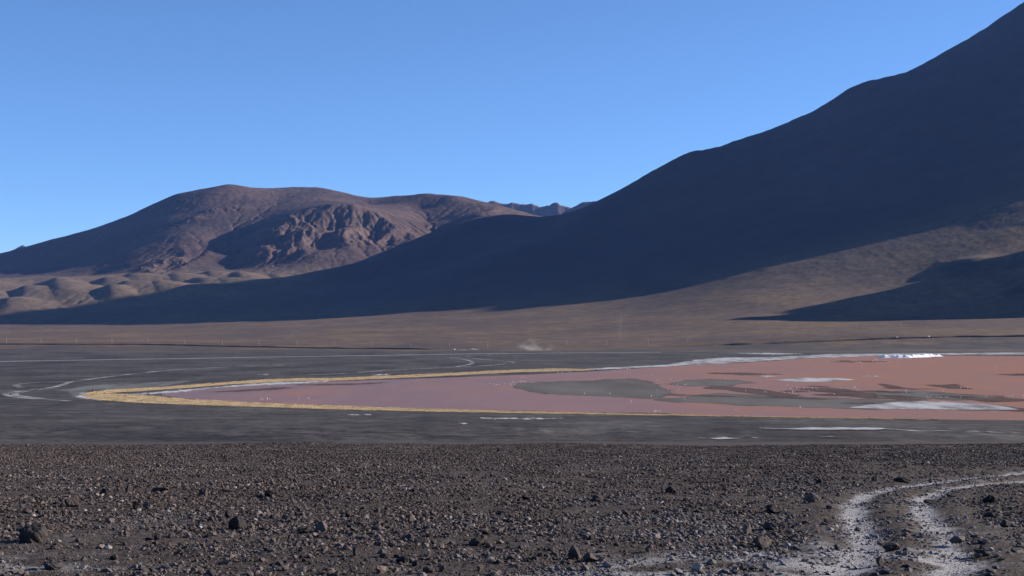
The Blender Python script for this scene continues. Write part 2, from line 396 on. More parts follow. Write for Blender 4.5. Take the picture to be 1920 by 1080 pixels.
tint = blend(tint, c_mauve, mt)
tint = blend(tint, c_dark, mt * 0.5 * sstep(0.1, 0.7, fbm(FX / 800, FY / 800, 3, 95)))
steep = 1 - FN[..., 2]
tint = blend(tint, c_rock, mt * sstep(0.18, 0.36, steep) * 0.7)
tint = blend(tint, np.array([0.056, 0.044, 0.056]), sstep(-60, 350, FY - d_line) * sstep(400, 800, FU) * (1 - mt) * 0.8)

# which stretch of land a face belongs to
valley = np.interp(FU, [300, 450, 520, 600, 700, 800, 960, 1100, 1300, 1500], [5150, 5250, 5450, 6150, 6450, 6700, 6950, 7300, 8800, 12000])
left = (FU < 300) | ((FU < 1500) & (FY > valley))
zone = np.where(FY < d_line, 0, np.where(left, np.where(FY < 6560, 1, 2), 3))
zf = zone[:-1, :-1].ravel(); faces = grid_faces(*FX.shape)
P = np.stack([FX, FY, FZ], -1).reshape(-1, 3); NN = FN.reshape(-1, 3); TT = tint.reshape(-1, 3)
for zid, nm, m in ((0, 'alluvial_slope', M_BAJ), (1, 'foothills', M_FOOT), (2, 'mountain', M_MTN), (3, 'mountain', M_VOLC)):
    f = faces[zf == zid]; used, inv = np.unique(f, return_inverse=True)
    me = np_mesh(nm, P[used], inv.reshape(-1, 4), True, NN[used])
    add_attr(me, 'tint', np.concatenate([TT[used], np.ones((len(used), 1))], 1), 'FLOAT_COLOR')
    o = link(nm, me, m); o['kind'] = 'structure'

# distant range behind the gap and the far peak at the left edge
def range_mesh(name, u0, u1, prof, d, depth, seed, jag):
    us = np.linspace(u0, u1, 220); crest = np.interp(us, [p[0] for p in prof], [p[1] for p in prof])
    t = np.concatenate([np.linspace(-1, 0, 60), np.linspace(0, 1, 25)[1:]])
    Ys = d + t[:, None] * depth + 0 * us[None]; Xs = (us[None] - U0) / F * Ys
    zc = EYE + (YH - crest) / F * d
    Zs = -30 + (zc[None] + 30) * (1 - np.abs(t[:, None])) ** 0.9
    Zs = Zs + jag * ridged(Xs / 420, Ys / 420, 5, seed, 0.55) * (1 - np.abs(t[:, None])) * 0.9 - jag * 0.7 * (1 - np.abs(t[:, None]))
    me = np_mesh(name, np.stack([Xs, Ys, Zs], -1).reshape(-1, 3), grid_faces(*Xs.shape), True)
    c = np.broadcast_to(c_rock * 0.9, (len(me.vertices), 3)); add_attr(me, 'tint', np.concatenate([c, np.ones((len(c), 1))], 1), 'FLOAT_COLOR')
    o = link(name, me, M_MTN); o['kind'] = 'structure'
range_mesh('mountain', 700, 1080, ((700, 440), (800, 420), (900, 385), (925, 381), (960, 379), (990, 377), (1010, 383), (1030, 386), (1045, 383), (1062, 389), (1080, 400)), 14500, 820, 5, 30)
range_mesh('mountain', 1000, 1300, ((1000, 440), (1060, 396), (1075, 388), (1095, 380), (1115, 378), (1160, 385), (1300, 430)), 12800, 800, 8, 10)
range_mesh('mountain', -120, 110, ((-120, 530), (0, 482), (28, 468), (42, 461), (52, 464), (75, 475), (110, 500)), 15500, 2500, 12, 20)

# the dark plain around the lagoon
PX, PY = polar(np.concatenate([np.linspace(-0.75, -0.41, 20), np.linspace(-0.4, 0.4, 420), np.linspace(0.42, 1.15, 40)]),
               np.concatenate([np.linspace(520, 700, 100, endpoint=False), np.geomspace(700, 2080, 110)]))
def plain_z(X, Y):
    rel = (0.7 * ridged(X / 46, Y / 22, 3, 101, 0.55) - 0.25) * (1 - sstep(585, 640, Y)) * sstep(520, 540, Y)
    return np.where(Y < 645, np.maximum(H(X, np.minimum(Y, 2000)) + rel, -0.05), 0.0)
PZ = plain_z(PX, PY)
me = np_mesh('plain', np.stack([PX, PY, PZ], -1).reshape(-1, 3), grid_faces(*PX.shape), True)
nzp = fbm(PX / 60, PY / 160, 4, 103)
tp = np.broadcast_to(c_plain, PX.shape + (3,)).copy()
tp = blend(tp, np.array([0.047, 0.040, 0.037]), 0.85 * (1 - sstep(530, 600, PY + 40 * nzp)))
tp = blend(tp, np.array([0.030, 0.028, 0.030]), 0.8 * sstep(-0.1, 0.6, nzp)); tp = blend(tp, np.array([0.070, 0.066, 0.066]), 0.6 * sstep(0.1, 0.7, fbm(PX / 90, PY / 60, 4, 107)))
add_attr(me, 'tint', np.concatenate([tp.reshape(-1, 3), np.ones((tp.shape[0] * tp.shape[1], 1))], 1), 'FLOAT_COLOR')
o = link('plain', me, M_PLAIN); o['kind'] = 'structure'

# one coarse sheet under everything, out to the horizon
gx, gy = np.meshgrid(np.linspace(-13000, 13000, 105), np.linspace(-2500, 18500, 85))
gz = np.full_like(gx, -6.0); mn = (gy < 700)
gz[mn] = H_near(gx[mn], gy[mn]) - 8.0
me = np_mesh('ground', np.stack([gx, gy, gz], -1).reshape(-1, 3), grid_faces(*gx.shape), True)
add_attr(me, 'tint', np.tile([0.09, 0.08, 0.08, 1], (gx.size, 1)), 'FLOAT_COLOR')
o = link('ground', me, M_PLAIN); o['kind'] = 'structure'

# ------------------------------------------------------------------ foreground slope of dark gravel
def polyline_dist(X, Y, pts):
    best = np.full(X.shape, 1e9)
    for (a, b) in zip(pts[:-1], pts[1:]):
        ax, ay = a; bx, by = b; vx, vy = bx - ax, by - ay; L = vx * vx + vy * vy
        t = np.clip(((X - ax) * vx + (Y - ay) * vy) / L, 0, 1)
        best = np.minimum(best, np.hypot(X - ax - t * vx, Y - ay - t * vy))
    return best

def smooth_line(pts, k=8):
    P = np.array(pts, dtype=float); out = []
    P = np.vstack([2 * P[0] - P[1], P, 2 * P[-1] - P[-2]])
    for i in range(1, len(P) - 2):
        for t in np.linspace(0, 1, k, endpoint=False):
            out.append(0.5 * (2 * P[i] + (P[i + 1] - P[i - 1]) * t + (2 * P[i - 1] - 5 * P[i] + 4 * P[i + 1] - P[i + 2]) * t * t + (-P[i - 1] + 3 * P[i] - 3 * P[i + 1] + P[i + 2]) * t ** 3))
    out.append(P[-2]); return [tuple(p) for p in out]

def near_line(px): return smooth_line([hit_near(u, y)[:2] for (u, y) in px], 6)
RUT_A = near_line(((1960, 880), (1900, 888), (1830, 895), (1760, 903), (1690, 911), (1640, 922), (1608, 938), (1602, 960), (1612, 985), (1625, 1015), (1610, 1045), (1560, 1080), (1500, 1110)))
RUT_B = near_line(((1990, 892), (1900, 903), (1830, 909), (1775, 918), (1732, 934), (1728, 955), (1750, 980), (1775, 1005), (1790, 1035), (1780, 1070), (1740, 1110)))
SALT_C = near_line(((1000, 1110), (1150, 1085), (1300, 1066), (1420, 1050), (1540, 1040), (1700, 1045), (1850, 1050), (1980, 1055)))
SALT_D = near_line(((-60, 1075), (60, 1082), (160, 1100)))

def dust_at(X, Y):
    da = polyline_dist(X, Y, RUT_A); db = polyline_dist(X, Y, RUT_B); dc = polyline_dist(X, Y, SALT_C); dd = polyline_dist(X, Y, SALT_D)
    n1 = fbm(X / 0.9, Y / 0.9, 3, 201); n2 = fbm(X / 4.0, Y / 4.0, 2, 205)
    v = 1.0 * np.exp(-(da / 0.22) ** 2) + 0.92 * np.exp(-(db / 0.22) ** 2)
    v = v * (0.95 + 0.4 * n1) + 0.14 * np.exp(-(np.minimum(da, db) / 1.1) ** 2) * (1 + n1)
    v = v + 0.30 * np.exp(-(dc / 1.0) ** 2) * (1 + 1.3 * n1) + 0.22 * np.exp(-(dd / 0.8) ** 2) * (1 + n1)
    v = v + 0.16 * sstep(0.25, 0.8, n2 + 0.5 * n1) + 0.10 * (1 - sstep(16, 28, Y)) * np.clip(1 + 1.6 * n1 + n2, 0, 2)
    return np.clip(v, 0, 1), np.minimum(da, db)

rows_n = np.concatenate([np.geomspace(3.5, 12, 40, endpoint=False), np.geomspace(12, 95, 420, endpoint=False), np.linspace(95, 520, 60)])
cols_n = np.concatenate([np.linspace(-1.3, -0.42, 40), np.linspace(-0.41, 0.41, 640), np.linspace(0.42, 1.3, 40)])
NX, NY = polar(cols_n, rows_n); NZ = H(NX, NY)
DU = np.zeros_like(NX); mk = NY < 110; DU[mk], rd = dust_at(NX[mk], NY[mk])
NZ[mk] -= 0.05 * np.exp(-(rd / 0.32) ** 2)
NZ[mk] += 0.02 * np.exp(-((rd - 0.62) / 0.2) ** 2)
grit = rng.uniform(-1, 1, NX.shape); grit = 0.5 * grit + 0.25 * (np.roll(grit, 1, 1) + np.roll(grit, -1, 1))
NZ += grit * np.where(NY < 110, 0.010 + 0.00030 * NY, 0) * (1 - 0.6 * DU)
NZ[-1] = PZ[0].min() - 0.02
me = np_mesh('gravel_slope', np.stack([NX, NY, NZ], -1).reshape(-1, 3), grid_faces(*NX.shape), True)
add_attr(me, 'dust', DU.ravel())
m, nt, out = mat('dark_gravel_ground'); n = N(nt); p = n.pos()
g1 = n.noise(p, 2.2, 6, 0.65); g2 = n.noise(p, 38, 4, 0.7); g3 = n.noise(p, 140, 3, 0.7); g0 = n.noise(p, 0.3, 4, 0.6)
vo = n.new('ShaderNodeTexVoronoi'); n.put(vo.inputs['Vector'], p); vo.inputs['Scale'].default_value = 34.0
vo2 = n.new('ShaderNodeTexVoronoi'); n.put(vo2.inputs['Vector'], p); vo2.inputs['Scale'].default_value = 85.0
col = n.mix(n.ramp(g1, 0.3, 0.7), (0.042, 0.034, 0.031), (0.086, 0.071, 0.065))
col = n.mix(n.ramp(g0, 0.4, 0.7, 0, 0.6), col, (0.056, 0.042, 0.037))
col = n.mix(n.ramp(g2, 0.2, 0.8), n.mix(1.0, col, 0.6, 'MULTIPLY'), n.mix(1.0, col, 1.45, 'MULTIPLY'))
stone = n.mix(0.35, col, vo.outputs['Color'], 'SOFT_LIGHT'); col = n.mix(0.6, col, stone)
dust = n.attr('dust')
dm = n.ramp(n.math('ADD', dust, n.math('MULTIPLY', n.math('SUBTRACT', n.math('ADD', n.math('MULTIPLY', g2, 0.6), n.math('MULTIPLY', g1, 0.4)), 0.5), 1.5)), 0.12, 0.95)
col = n.mix(dm, col, n.mix(g3, (0.23, 0.226, 0.236), (0.38, 0.372, 0.386)))
h = n.math('ADD', n.math('MULTIPLY', n.math('SUBTRACT', 1.0, vo.outputs['Distance']), 0.7), n.math('ADD', n.math('MULTIPLY', n.math('SUBTRACT', 1.0, vo2.outputs['Distance']), 0.35), n.math('MULTIPLY', g3, 0.5)))
n.surf(out, n.bsdf(col, 0.95, 0.12, n.bump(h, 1.0, 0.035)))
o = link('gravel_slope', me, m); o['kind'] = 'structure'

# ------------------------------------------------------------------ lagoon, shallows, salt
def sdf_poly(px, py, poly):
    """signed distance (positive inside)"""
    poly = np.array(poly, dtype=float); n = len(poly); d = np.full(px.shape, 1e9); ins = np.zeros(px.shape, bool)
    for i in range(n):
        a = poly[i]; b = poly[(i + 1) % n]; v = b - a; t = np.clip(((px - a[0]) * v[0] + (py - a[1]) * v[1]) / max(v @ v, 1e-9), 0, 1)
        d = np.minimum(d, np.hypot(px - a[0] - t * v[0], py - a[1] - t * v[1]))
        c = ((a[1] > py) != (b[1] > py)) & (px < (b[0] - a[0]) * (py - a[1]) / (b[1] - a[1] + 1e-12) + a[0]); ins ^= c
    return np.where(ins, d, -d)

ASP = 6.0       # the level ground is seen this much foreshortened (used only to measure distance to an edge)
def sheet(name, poly, z, material, pad=8.0, du=5.0, dv=0.7):
    pl = np.array(poly, dtype=float); u0, u1 = pl[:, 0].min() - pad, pl[:, 0].max() + pad; v0, v1 = pl[:, 1].min() - pad / ASP, pl[:, 1].max() + pad / ASP
    v0 = max(v0, 657.0)
    us = np.linspace(u0, u1, max(4, int((u1 - u0) / du))); vs = np.linspace(v1, v0, max(4, int((v1 - v0) / dv)))
    Ug, Vg = np.meshgrid(us, vs); s = sdf_poly(Ug, Vg * ASP, [(a, b * ASP) for a, b in poly])
    Xg, Yg = flat(Ug, Vg, z)
    f = grid_faces(*Ug.shape); keep = (s.ravel()[f] > -pad).any(1); f = f[keep]; used, inv = np.unique(f, return_inverse=True)
    me = np_mesh(name, np.stack([Xg.ravel(), Yg.ravel(), np.where(Yg < 645, plain_z(Xg, Yg) + z + 0.10, z).ravel()], -1)[used], inv.reshape(-1, 4), True)
    add_attr(me, 'inside', s.ravel()[used] / pad)
    o = link(name, me, material); o['kind'] = 'structure'; return o

def edge_alpha(n, p, amp, soft, fx=0.06, fy=0.02):
    """ragged shoreline: how far inside the edge, broken up by noise"""
    e = n.math('ADD', n.attr('inside'), n.math('MULTIPLY', n.math('SUBTRACT', n.noise(n.scale(p, fx, fy, 1), 1.0, 5, 0.6), 0.5), amp))
    return n.ramp(e, -soft, soft)

def sheet_mat(name, build, amp=1.2, soft=0.12, fx=0.06, fy=0.02):
    m, nt, out = mat(name); n = N(nt); p = n.pos(); sh = build(n, p)
    tr = n.new('ShaderNodeBsdfTransparent'); mx = n.new('ShaderNodeMixShader')
    nt.links.new(edge_alpha(n, p, amp, soft, fx, fy), mx.inputs[0]); nt.links.new(tr.outputs[0], mx.inputs[1]); nt.links.new(sh, mx.inputs[2])
    nt.links.new(mx.outputs[0], out.inputs['Surface']); return m

def wet(n, col, amount, rough, normal):
    a = n.new('ShaderNodeBsdfDiffuse'); n.put(a.inputs['Color'], col); n.put(a.inputs['Normal'], normal)
    b = n.new('ShaderNodeBsdfGlossy'); b.inputs['Roughness'].default_value = rough; n.put(b.inputs['Normal'], normal)
    m_ = n.new('ShaderNodeMixShader'); m_.inputs[0].default_value = amount; n.nt.links.new(a.outputs[0], m_.inputs[1]); n.nt.links.new(b.outputs[0], m_.inputs[2]); return m_.outputs[0]
def water_build(n, p):
    sep = n.new('ShaderNodeSeparateXYZ'); n.put(sep.inputs[0], p)
    a = n.noise(n.scale(p, 0.012, 0.004, 1), 1.0, 5, 0.6); b = n.noise(n.scale(p, 0.05, 0.012, 1), 1.0, 4, 0.6)
    along = n.math('ADD', sep.outputs['X'], n.math('MULTIPLY', n.math('SUBTRACT', a, 0.5), 700.0))
    col = n.mix(n.ramp(along, -260, 420), (0.185, 0.120, 0.122), (0.290, 0.148, 0.096))
    col = n.mix(n.ramp(b, 0.42, 0.70, 0, 0.7), col, (0.225, 0.145, 0.130))
    col = n.mix(n.ramp(a, 0.5, 0.72, 0, 0.6), col, (0.290, 0.140, 0.088))
    w = n.math('ADD', n.noise(n.scale(p, 1.1, 0.5, 1), 1.0, 3, 0.6), n.math('MULTIPLY', n.noise(n.scale(p, 0.2, 0.12, 1), 1.0, 3), 0.6))
    return wet(n, col, 0.13, 0.3, n.bump(w, 0.7, 0.25))
def shallow_build(n, p):
    a = n.noise(n.scale(p, 0.02, 0.006, 1), 1.0, 5, 0.6)
    col = n.mix(n.ramp(a, 0.35, 0.68), (0.108, 0.101, 0.092), (0.150, 0.143, 0.134))
    return wet(n, col, 0.08, 0.08, n.bump(n.noise(n.scale(p, 0.6, 0.3, 1), 1.0, 3), 0.2, 0.03))
def silt_build(n, p):
    return wet(n, n.mix(n.noise(n.scale(p, 0.03, 0.01, 1), 1.0, 4), (0.085, 0.062, 0.054), (0.125, 0.088, 0.077)), 0.06, 0.2, n.bump(n.noise(p, 0.5, 3), 0.2, 0.03))
def salt_build(n, p):
    a = n.noise(n.scale(p, 0.05, 0.015, 1), 1.0, 6, 0.65); b = n.noise(n.scale(p, 0.3, 0.1, 1), 1.0, 4, 0.6)
    col = n.mix(n.ramp(a, 0.38, 0.62), (0.15, 0.146, 0.15), (0.38, 0.38, 0.385)); col = n.mix(n.ramp(b, 0.55, 0.75, 0, 0.7), col, (0.52, 0.52, 0.525))
    return n.bsdf(col, 0.9, 0.1, n.bump(b, 0.5, 0.3))
def salt_thin_build(n, p):
    b = n.noise(n.scale(p, 0.3, 0.1, 1), 1.0, 4, 0.6); return n.bsdf(n.mix(b, (0.26, 0.26, 0.265), (0.50, 0.50, 0.50)), 0.9, 0.1)
def dirt_build(n, p):
    b = n.noise(p, 0.15, 4, 0.6); return n.bsdf(n.mix(b, (0.24, 0.235, 0.24), (0.36, 0.35, 0.355)), 0.95, 0.1)
M_WATER = sheet_mat('pink_algae_water', water_build, 0.5, 0.06)
M_SHALLOW = sheet_mat('grey_shallow_water', shallow_build, 3.4, 0.26, 0.03, 0.009)
M_SILT = sheet_mat('brown_silt_streak', silt_build, 3.2, 0.5, 0.04, 0.009)
M_SALT = sheet_mat('salt_crust', salt_build, 1.6, 0.25)
M_SALT_THIN = sheet_mat('thin_salt_streak', salt_thin_build, 7.0, 0.9, 0.25, 0.10)
M_PALE = sheet_mat('pale_evaporite_mud', lambda n, p: n.bsdf(n.mix(n.ramp(n.noise(n.scale(p, 0.04, 0.012, 1), 1.0, 5, 0.6), 0.4, 0.65), (0.090, 0.092, 0.086), (0.150, 0.150, 0.140)), 0.9, 0.1), 5.0, 0.9)

sheet('lagoon', ((300, 741), (318, 735), (345, 731), (400, 726), (500, 719.5), (640, 714.5), (800, 709.5), (1000, 702), (1100, 697), (1200, 690.5), (1290, 685), (1400, 680), (1500, 673), (1600, 668.5), (1760, 666.5), (1920, 668), (2300, 669), (2900, 670),
                 (2900, 796), (2300, 792), (1920, 788), (1800, 787), (1600, 784), (1400, 780.5), (1200, 776.5), (1000, 772), (800, 766.5), (640, 761), (480, 755), (380, 750.5)), 0.03, M_WATER, 6, 7, 1.0)
# grey shallows
SHAL = (((957, 726), (985, 719), (1040, 715), (1100, 713), (1180, 711), (1225, 713), (1216, 719), (1236, 724), (1262, 731), (1258, 741), (1220, 747), (1150, 746), (1060, 741), (1000, 734)),
        ((1250, 720), (1290, 713), (1330, 710.5), (1380, 714), (1418, 718), (1370, 724), (1320, 724.5), (1270, 723)),
        ((1236, 749), (1290, 745), (1350, 737), (1440, 742), (1540, 745), (1640, 748), (1760, 753), (1880, 761), (1925, 768), (1760, 768), (1600, 766), (1440, 762), (1300, 755)),
        ((1560, 739), (1640, 734), (1710, 733), (1790, 738), (1850, 745), (1910, 750), (1860, 752.5), (1760, 749), (1640, 747), (1580, 743)))
for k, pl in enumerate(SHAL): sheet('shallows', pl, 0.06 + 0.004 * k, M_SHALLOW, 26)
SILT = (((1335, 724), (1400, 727), (1450, 733), (1495, 741), (1470, 744), (1420, 739), (1370, 732), (1320, 728)), ((1475, 727), (1550, 727), (1615, 733), (1560, 735), (1500, 731)), ((1650, 720), (1680, 724), (1692, 728), (1665, 727)),
        ((1735, 722), (1790, 721), (1832, 729.5), (1780, 728)), ((1570, 733), (1640, 737), (1640, 746), (1570, 741)), ((1780, 745), (1920, 747), (1930, 752), (1850, 754)), ((560, 722), (650, 719), (730, 717), (650, 722)),
        ((380, 735), (520, 727), (580, 726), (440, 735)), ((1800, 760), (1920, 765), (1940, 772), (1860, 768)), ((1560, 677), (1620, 676), (1660, 678), (1600, 679)), ((700, 764), (850, 768.5), (1000, 771.5), (850, 770)),
        ((1000, 771), (1180, 774.5), (1250, 775.5), (1100, 774.5)), ((1870, 702), (1930, 700), (1960, 703), (1900, 704)), ((1330, 700), (1400, 699), (1460, 702), (1390, 703)))
rgs = np.random.default_rng(5)
SILT = list(SILT)
for _ in range(26):
    cu = rgs.uniform(1230, 1900); cy = 712 + (cu - 1230) * 0.035 + rgs.uniform(0, 32); L_ = rgs.uniform(25, 75); tl = rgs.uniform(0.0, 0.045) * L_; th = rgs.uniform(0.7, 1.8)
    SILT.append(((cu - L_, cy - tl), (cu - L_ * 0.3, cy - th - tl * 0.3), (cu + L_ * 0.4, cy - th * 0.6 + tl * 0.4), (cu + L_, cy + tl), (cu + L_ * 0.2, cy + th * 0.7 + tl * 0.2)))
for k, pl in enumerate(SILT): sheet('silt_streak', pl, 0.09 + 0.0007 * k, M_SILT, 14)
# salt and evaporite
SALT = (((1100, 691), (1170, 687.5), (1250, 684), (1300, 675), (1360, 670), (1440, 670), (1490, 667.5), (1560, 664), (1700, 662.6), (1920, 661), (2400, 660), (2400, 664), (1920, 664.5), (1780, 665), (1640, 667.5), (1500, 672), (1430, 677), (1330, 683), (1200, 689.5), (1120, 693)),
        ((1590, 764), (1660, 755), (1730, 751.5), (1820, 755), (1880, 762), (1915, 768), (1800, 768), (1660, 766.5)), ((1450, 711.5), (1510, 708.5), (1570, 709), (1608, 712), (1540, 716), (1480, 715.3)), ((1405, 705), (1440, 704), (1462, 706), (1430, 707.2)))
for k, pl in enumerate(SALT): sheet('salt_flat', pl, 0.12, M_SALT, 10)
THIN = (((1385, 662.4), (1440, 661.8), (1500, 663.5), (1450, 664.6)), ((1618, 705.6), (1646, 705), (1644, 706.6)), ((250, 740), (300, 734), (360, 729.5), (500, 717.5), (640, 713), (560, 719), (400, 727), (330, 736)), ((140, 744), (158, 737), (180, 736), (165, 741), (215, 751.5), (175, 749)),
        ((700, 703), (730, 701), (720, 704)), 
        ((650, 777), (690, 777.5), (670, 778.6)), ((900, 783.5), (1050, 784), (1000, 785.5), (930, 784.8)), ((860, 794), (880, 794), (870, 797)), 
        ((490, 702), (500, 701.5), (498, 703)))
M_SALT_LINE = sheet_mat('salt_line', salt_thin_build, 2.4, 0.5, 0.06, 0.12)
for pl in (((1425, 804.3), (1520, 804.8), (1640, 805.6), (1785, 810), (1640, 808.4), (1500, 806.6)), ((1798, 811), (1850, 810.6), (1912, 812.6), (1860, 813.2)), ((1303, 825.4), (1360, 824), (1420, 826.3), (1350, 827)), ((1536, 826), (1562, 825.3), (1566, 826.8))): sheet('salt_streak', pl, 0.17, M_SALT_LINE, 6, 2.5, 0.3)
for k, pl in enumerate(THIN): sheet('salt_streak', pl, 0.15, M_SALT_THIN, 7, 3.0, 0.4)
# greenish pale mud round the head of the lagoon
for pl in (((110, 732), (150, 722), (260, 717), (380, 712), (300, 726), (170, 732), (140, 742)),): sheet('evaporite_mud', pl, 0.045, M_PALE, 14)

# ------------------------------------------------------------------ dirt roads and vehicle tracks on the plain
def ribbon(name, px, width, z=0.2, material=None, ground=None):
    pts = np.array(smooth_line([flat(u, y)for (u, y) in px], 10)); d = np.gradient(pts, axis=0); nrm = np.stack([-d[:, 1], d[:, 0]], 1); nrm /= np.linalg.norm(nrm, axis=1, keepdims=True) + 1e-9
    w = width * (0.75 + 0.5 * np.abs(fbm(pts[:, 0] / 60, pts[:, 1] / 60, 2, 301)))[:, None]
    L = pts + nrm * w / 2; Rr = pts - nrm * w / 2; V = np.empty((2 * len(pts), 3)); V[0::2, :2] = L; V[1::2, :2] = Rr
    V[:, 2] = np.where(V[:, 1] < 645, plain_z(V[:, 0], V[:, 1]) + z + 0.1, z)
    i = np.arange(len(pts) - 1) * 2; f = np.stack([i, i + 1, i + 3, i + 2], 1)
    o = link(name, np_mesh(name, V, f, True), material); o['kind'] = 'structure'; return o
m, nt, out = mat('pale_dirt_road'); n = N(nt); n.surf(out, dirt_build(n, n.pos())); M_ROAD = m
m, nt, out = mat('worn_vehicle_track'); n = N(nt); p = n.pos(); b = n.noise(p, 0.1, 5, 0.65)
tr = n.new('ShaderNodeBsdfTransparent'); mx = n.new('ShaderNodeMixShader'); nt.links.new(n.ramp(n.noise(p, 0.035, 5, 0.6), 0.38, 0.60, 0.35, 1.0), mx.inputs[0]); nt.links.new(tr.outputs[0], mx.inputs[1])
nt.links.new(n.bsdf(n.mix(n.ramp(b, 0.35, 0.65), (0.16, 0.158, 0.165), (0.36, 0.355, 0.36)), 0.95, 0.1), mx.inputs[2]); n.surf(out, mx.outputs[0]); M_TRACK = m
ribbon('road', ((-160, 681), (0, 678), (180, 675), (400, 671.5), (560, 669), (700, 666.6), (850, 664.3), (930, 663.3), (1000, 662.6), (1100, 661.6), (1240, 660.8)), 17, 0.2, M_ROAD)
TRK = (((840, 671), (868, 674), (884, 678), (885, 681.5), (876, 684), (855, 688)), ((885, 672.5), (925, 675.5), (952, 678), (962, 679.5), (935, 683.5), (880, 687), (800, 691), (740, 694), (640, 700.5), (560, 704)),
       ((540, 684), (450, 687.5), (340, 693), (262, 700), (185, 709), (130, 716), (80, 717), (45, 719.5), (30, 723), (40, 727)), ((135, 715.5), (110, 724), (78, 730), (30, 735), (10, 739), (22, 743.5), (60, 748), (130, 752)), ((75, 729), (30, 738), (40, 743), (90, 749)),
       ((520, 684.5), (545, 683.5)), ((950, 663.5), (900, 667), (846, 671), (780, 672)), ((880, 687), (930, 684.6), (960, 679.8)))
for k, px in enumerate(TRK): ribbon('vehicle_track', px, 5.5, 0.18, M_TRACK)

# low banks where the old shoreline steps up to the alluvial slope
def bank(px, h):
    P3 = np.array([hit(u, y) for (u, y) in px]); pl = np.array(smooth_line(P3[:, :2], 14))
    Xb, Yb = pl[:, 0], pl[:, 1]; k = len(pl); hh = h * (0.6 + 0.5 * np.abs(fbm(Xb / 90, Yb / 90, 3, 401))) * sstep(0, 0.12, np.linspace(0, 1, k)) * sstep(0, 0.12, 1 - np.linspace(0, 1, k))
    wob = 5 * fbm(Xb / 70, Yb / 70, 3, 405)
    rows = []
    for (dy, f, sink) in ((-0.6, 0, 0.35), (0, 0.05, 0), (1.1, 0.6, 0), (2.0, 1.0, 0), (9, 0.95, 0), (60, 0.45, 0), (130, 0, 0.3)):
        yy = Yb + wob + dy; rows.append(np.stack([Xb, yy, H(Xb, yy) + hh * f - sink], -1))
    V = np.concatenate(rows); me = np_mesh('bank', V, grid_faces(len(rows), k), True)
    add_attr(me, 'tint', np.tile([*(c_brown * 0.8), 1], (len(V), 1)), 'FLOAT_COLOR')
    o = link('bank', me, M_BAJ); o['kind'] = 'structure'
bank(((-150, 645.5), (0, 646), (120, 646.5), (250, 647), (330, 648), (420, 650), (520, 652), (640, 654), (760, 655), (860, 656)), 2.3)
bank(((1240, 651), (1340, 648.5), (1420, 646), (1560, 640.5), (1700, 635.5), (1800, 633), (1920, 631.5), (2100, 629)), 3.4)

# ------------------------------------------------------------------ straw grass along the shore (uncountable tufts)
def straw_band(name, outer, inner, count, seed, label):
    rg = np.random.default_rng(seed)
    o_ = np.array(outer, dtype=float); i_ = np.array(inner, dtype=float)
    us = rg.uniform(o_[0, 0], o_[-1, 0], count); yo = np.interp(us, o_[:, 0], o_[:, 1]); yi = np.interp(us, i_[:, 0], i_[:, 1])
    t = rg.uniform(-0.04, 1.04, count); ys = yo + (yi - yo) * t
    X, Y = flat(us, ys); X = X + 0.0
    keep = fbm(X / 6, Y / 9, 3, seed) + 0.7 * fbm(X / 26, Y / 45, 2, seed + 3) + 0.5 > rg.uniform(-0.4, 0.55, count)
    X, Y = X[keep], Y[keep]; n = len(X)
    hgt = rg.uniform(0.22, 0.5, n); wid = rg.uniform(0.35, 0.8, n) * (1 + (Y - 700) / 1500)
    B = 6                                     # blades per tuft, each a narrow bent spike
    ang = rg.uniform(0, 2 * np.pi, (n, B)); lean = rg.uniform(0.15, 0.75, (n, B))
    bx = X[:, None] + np.cos(ang) * wid[:, None] * 0.15; by = Y[:, None] + np.sin(ang) * wid[:, None] * 0.15
    tx = X[:, None] + np.cos(ang) * wid[:, None] * lean * 0.7; ty = Y[:, None] + np.sin(ang) * wid[:, None] * lean * 0.7; tz = hgt[:, None] * (1.15 - 0.6 * lean)
    px_, py_ = -np.sin(ang) * wid[:, None] * 0.20, np.cos(ang) * wid[:, None] * 0.20
    V = np.stack([np.stack([bx - px_, by - py_, 0 * bx], -1), np.stack([bx + px_, by + py_, 0 * bx], -1), np.stack([tx, ty, tz], -1)], 2).reshape(-1, 3)
    V[:, 2] += 0.02
    f = np.arange(len(V)).reshape(-1, 3); me = np_mesh(name, V, f, False)
    add_attr(me, 'shade', np.repeat(rg.uniform(0, 1, n), B * 3))
    ob = link(name, me, M_STRAW); set_tag(ob, label, kind='stuff'); return ob
m, nt, out = mat('dry_straw'); n = N(nt); a = n.attr('shade'); p = n.pos(); b = n.noise(p, 0.07, 4, 0.6)
col = n.mix(a, (0.46, 0.335, 0.18), (0.72, 0.56, 0.34)); col = n.mix(n.ramp(b, 0.55, 0.72, 0, 0.6), col, (0.22, 0.12, 0.05))
n.surf(out, n.bsdf(col, 0.9, 0.1)); M_STRAW = m
m, nt, out = mat('straw_litter'); n = N(nt); p = n.pos(); b = n.noise(p, 0.2, 5, 0.65)
M_LITTER = sheet_mat('straw_litter_soil', lambda n, p: n.bsdf(n.mix(n.ramp(n.noise(p, 0.12, 5, 0.65), 0.35, 0.65), (0.16, 0.11, 0.055), (0.52, 0.39, 0.22)), 0.95, 0.1), 3.2, 0.3, 0.10, 0.05)
LO_OUT = ((155, 741), (165, 746), (185, 750), (250, 755), (400, 760.5), (500, 763.5), (640, 768), (800, 771.5), (1000, 775), (1200, 778.2), (1400, 781.4), (1640, 785.4), (1760, 787.3))
LO_IN = ((155, 739), (200, 737.5), (270, 741), (350, 748), (420, 752), (520, 757), (640, 761.5), (800, 767), (1000, 772.4), (1200, 776.8), (1400, 780.5), (1640, 784.8), (1760, 786.9))
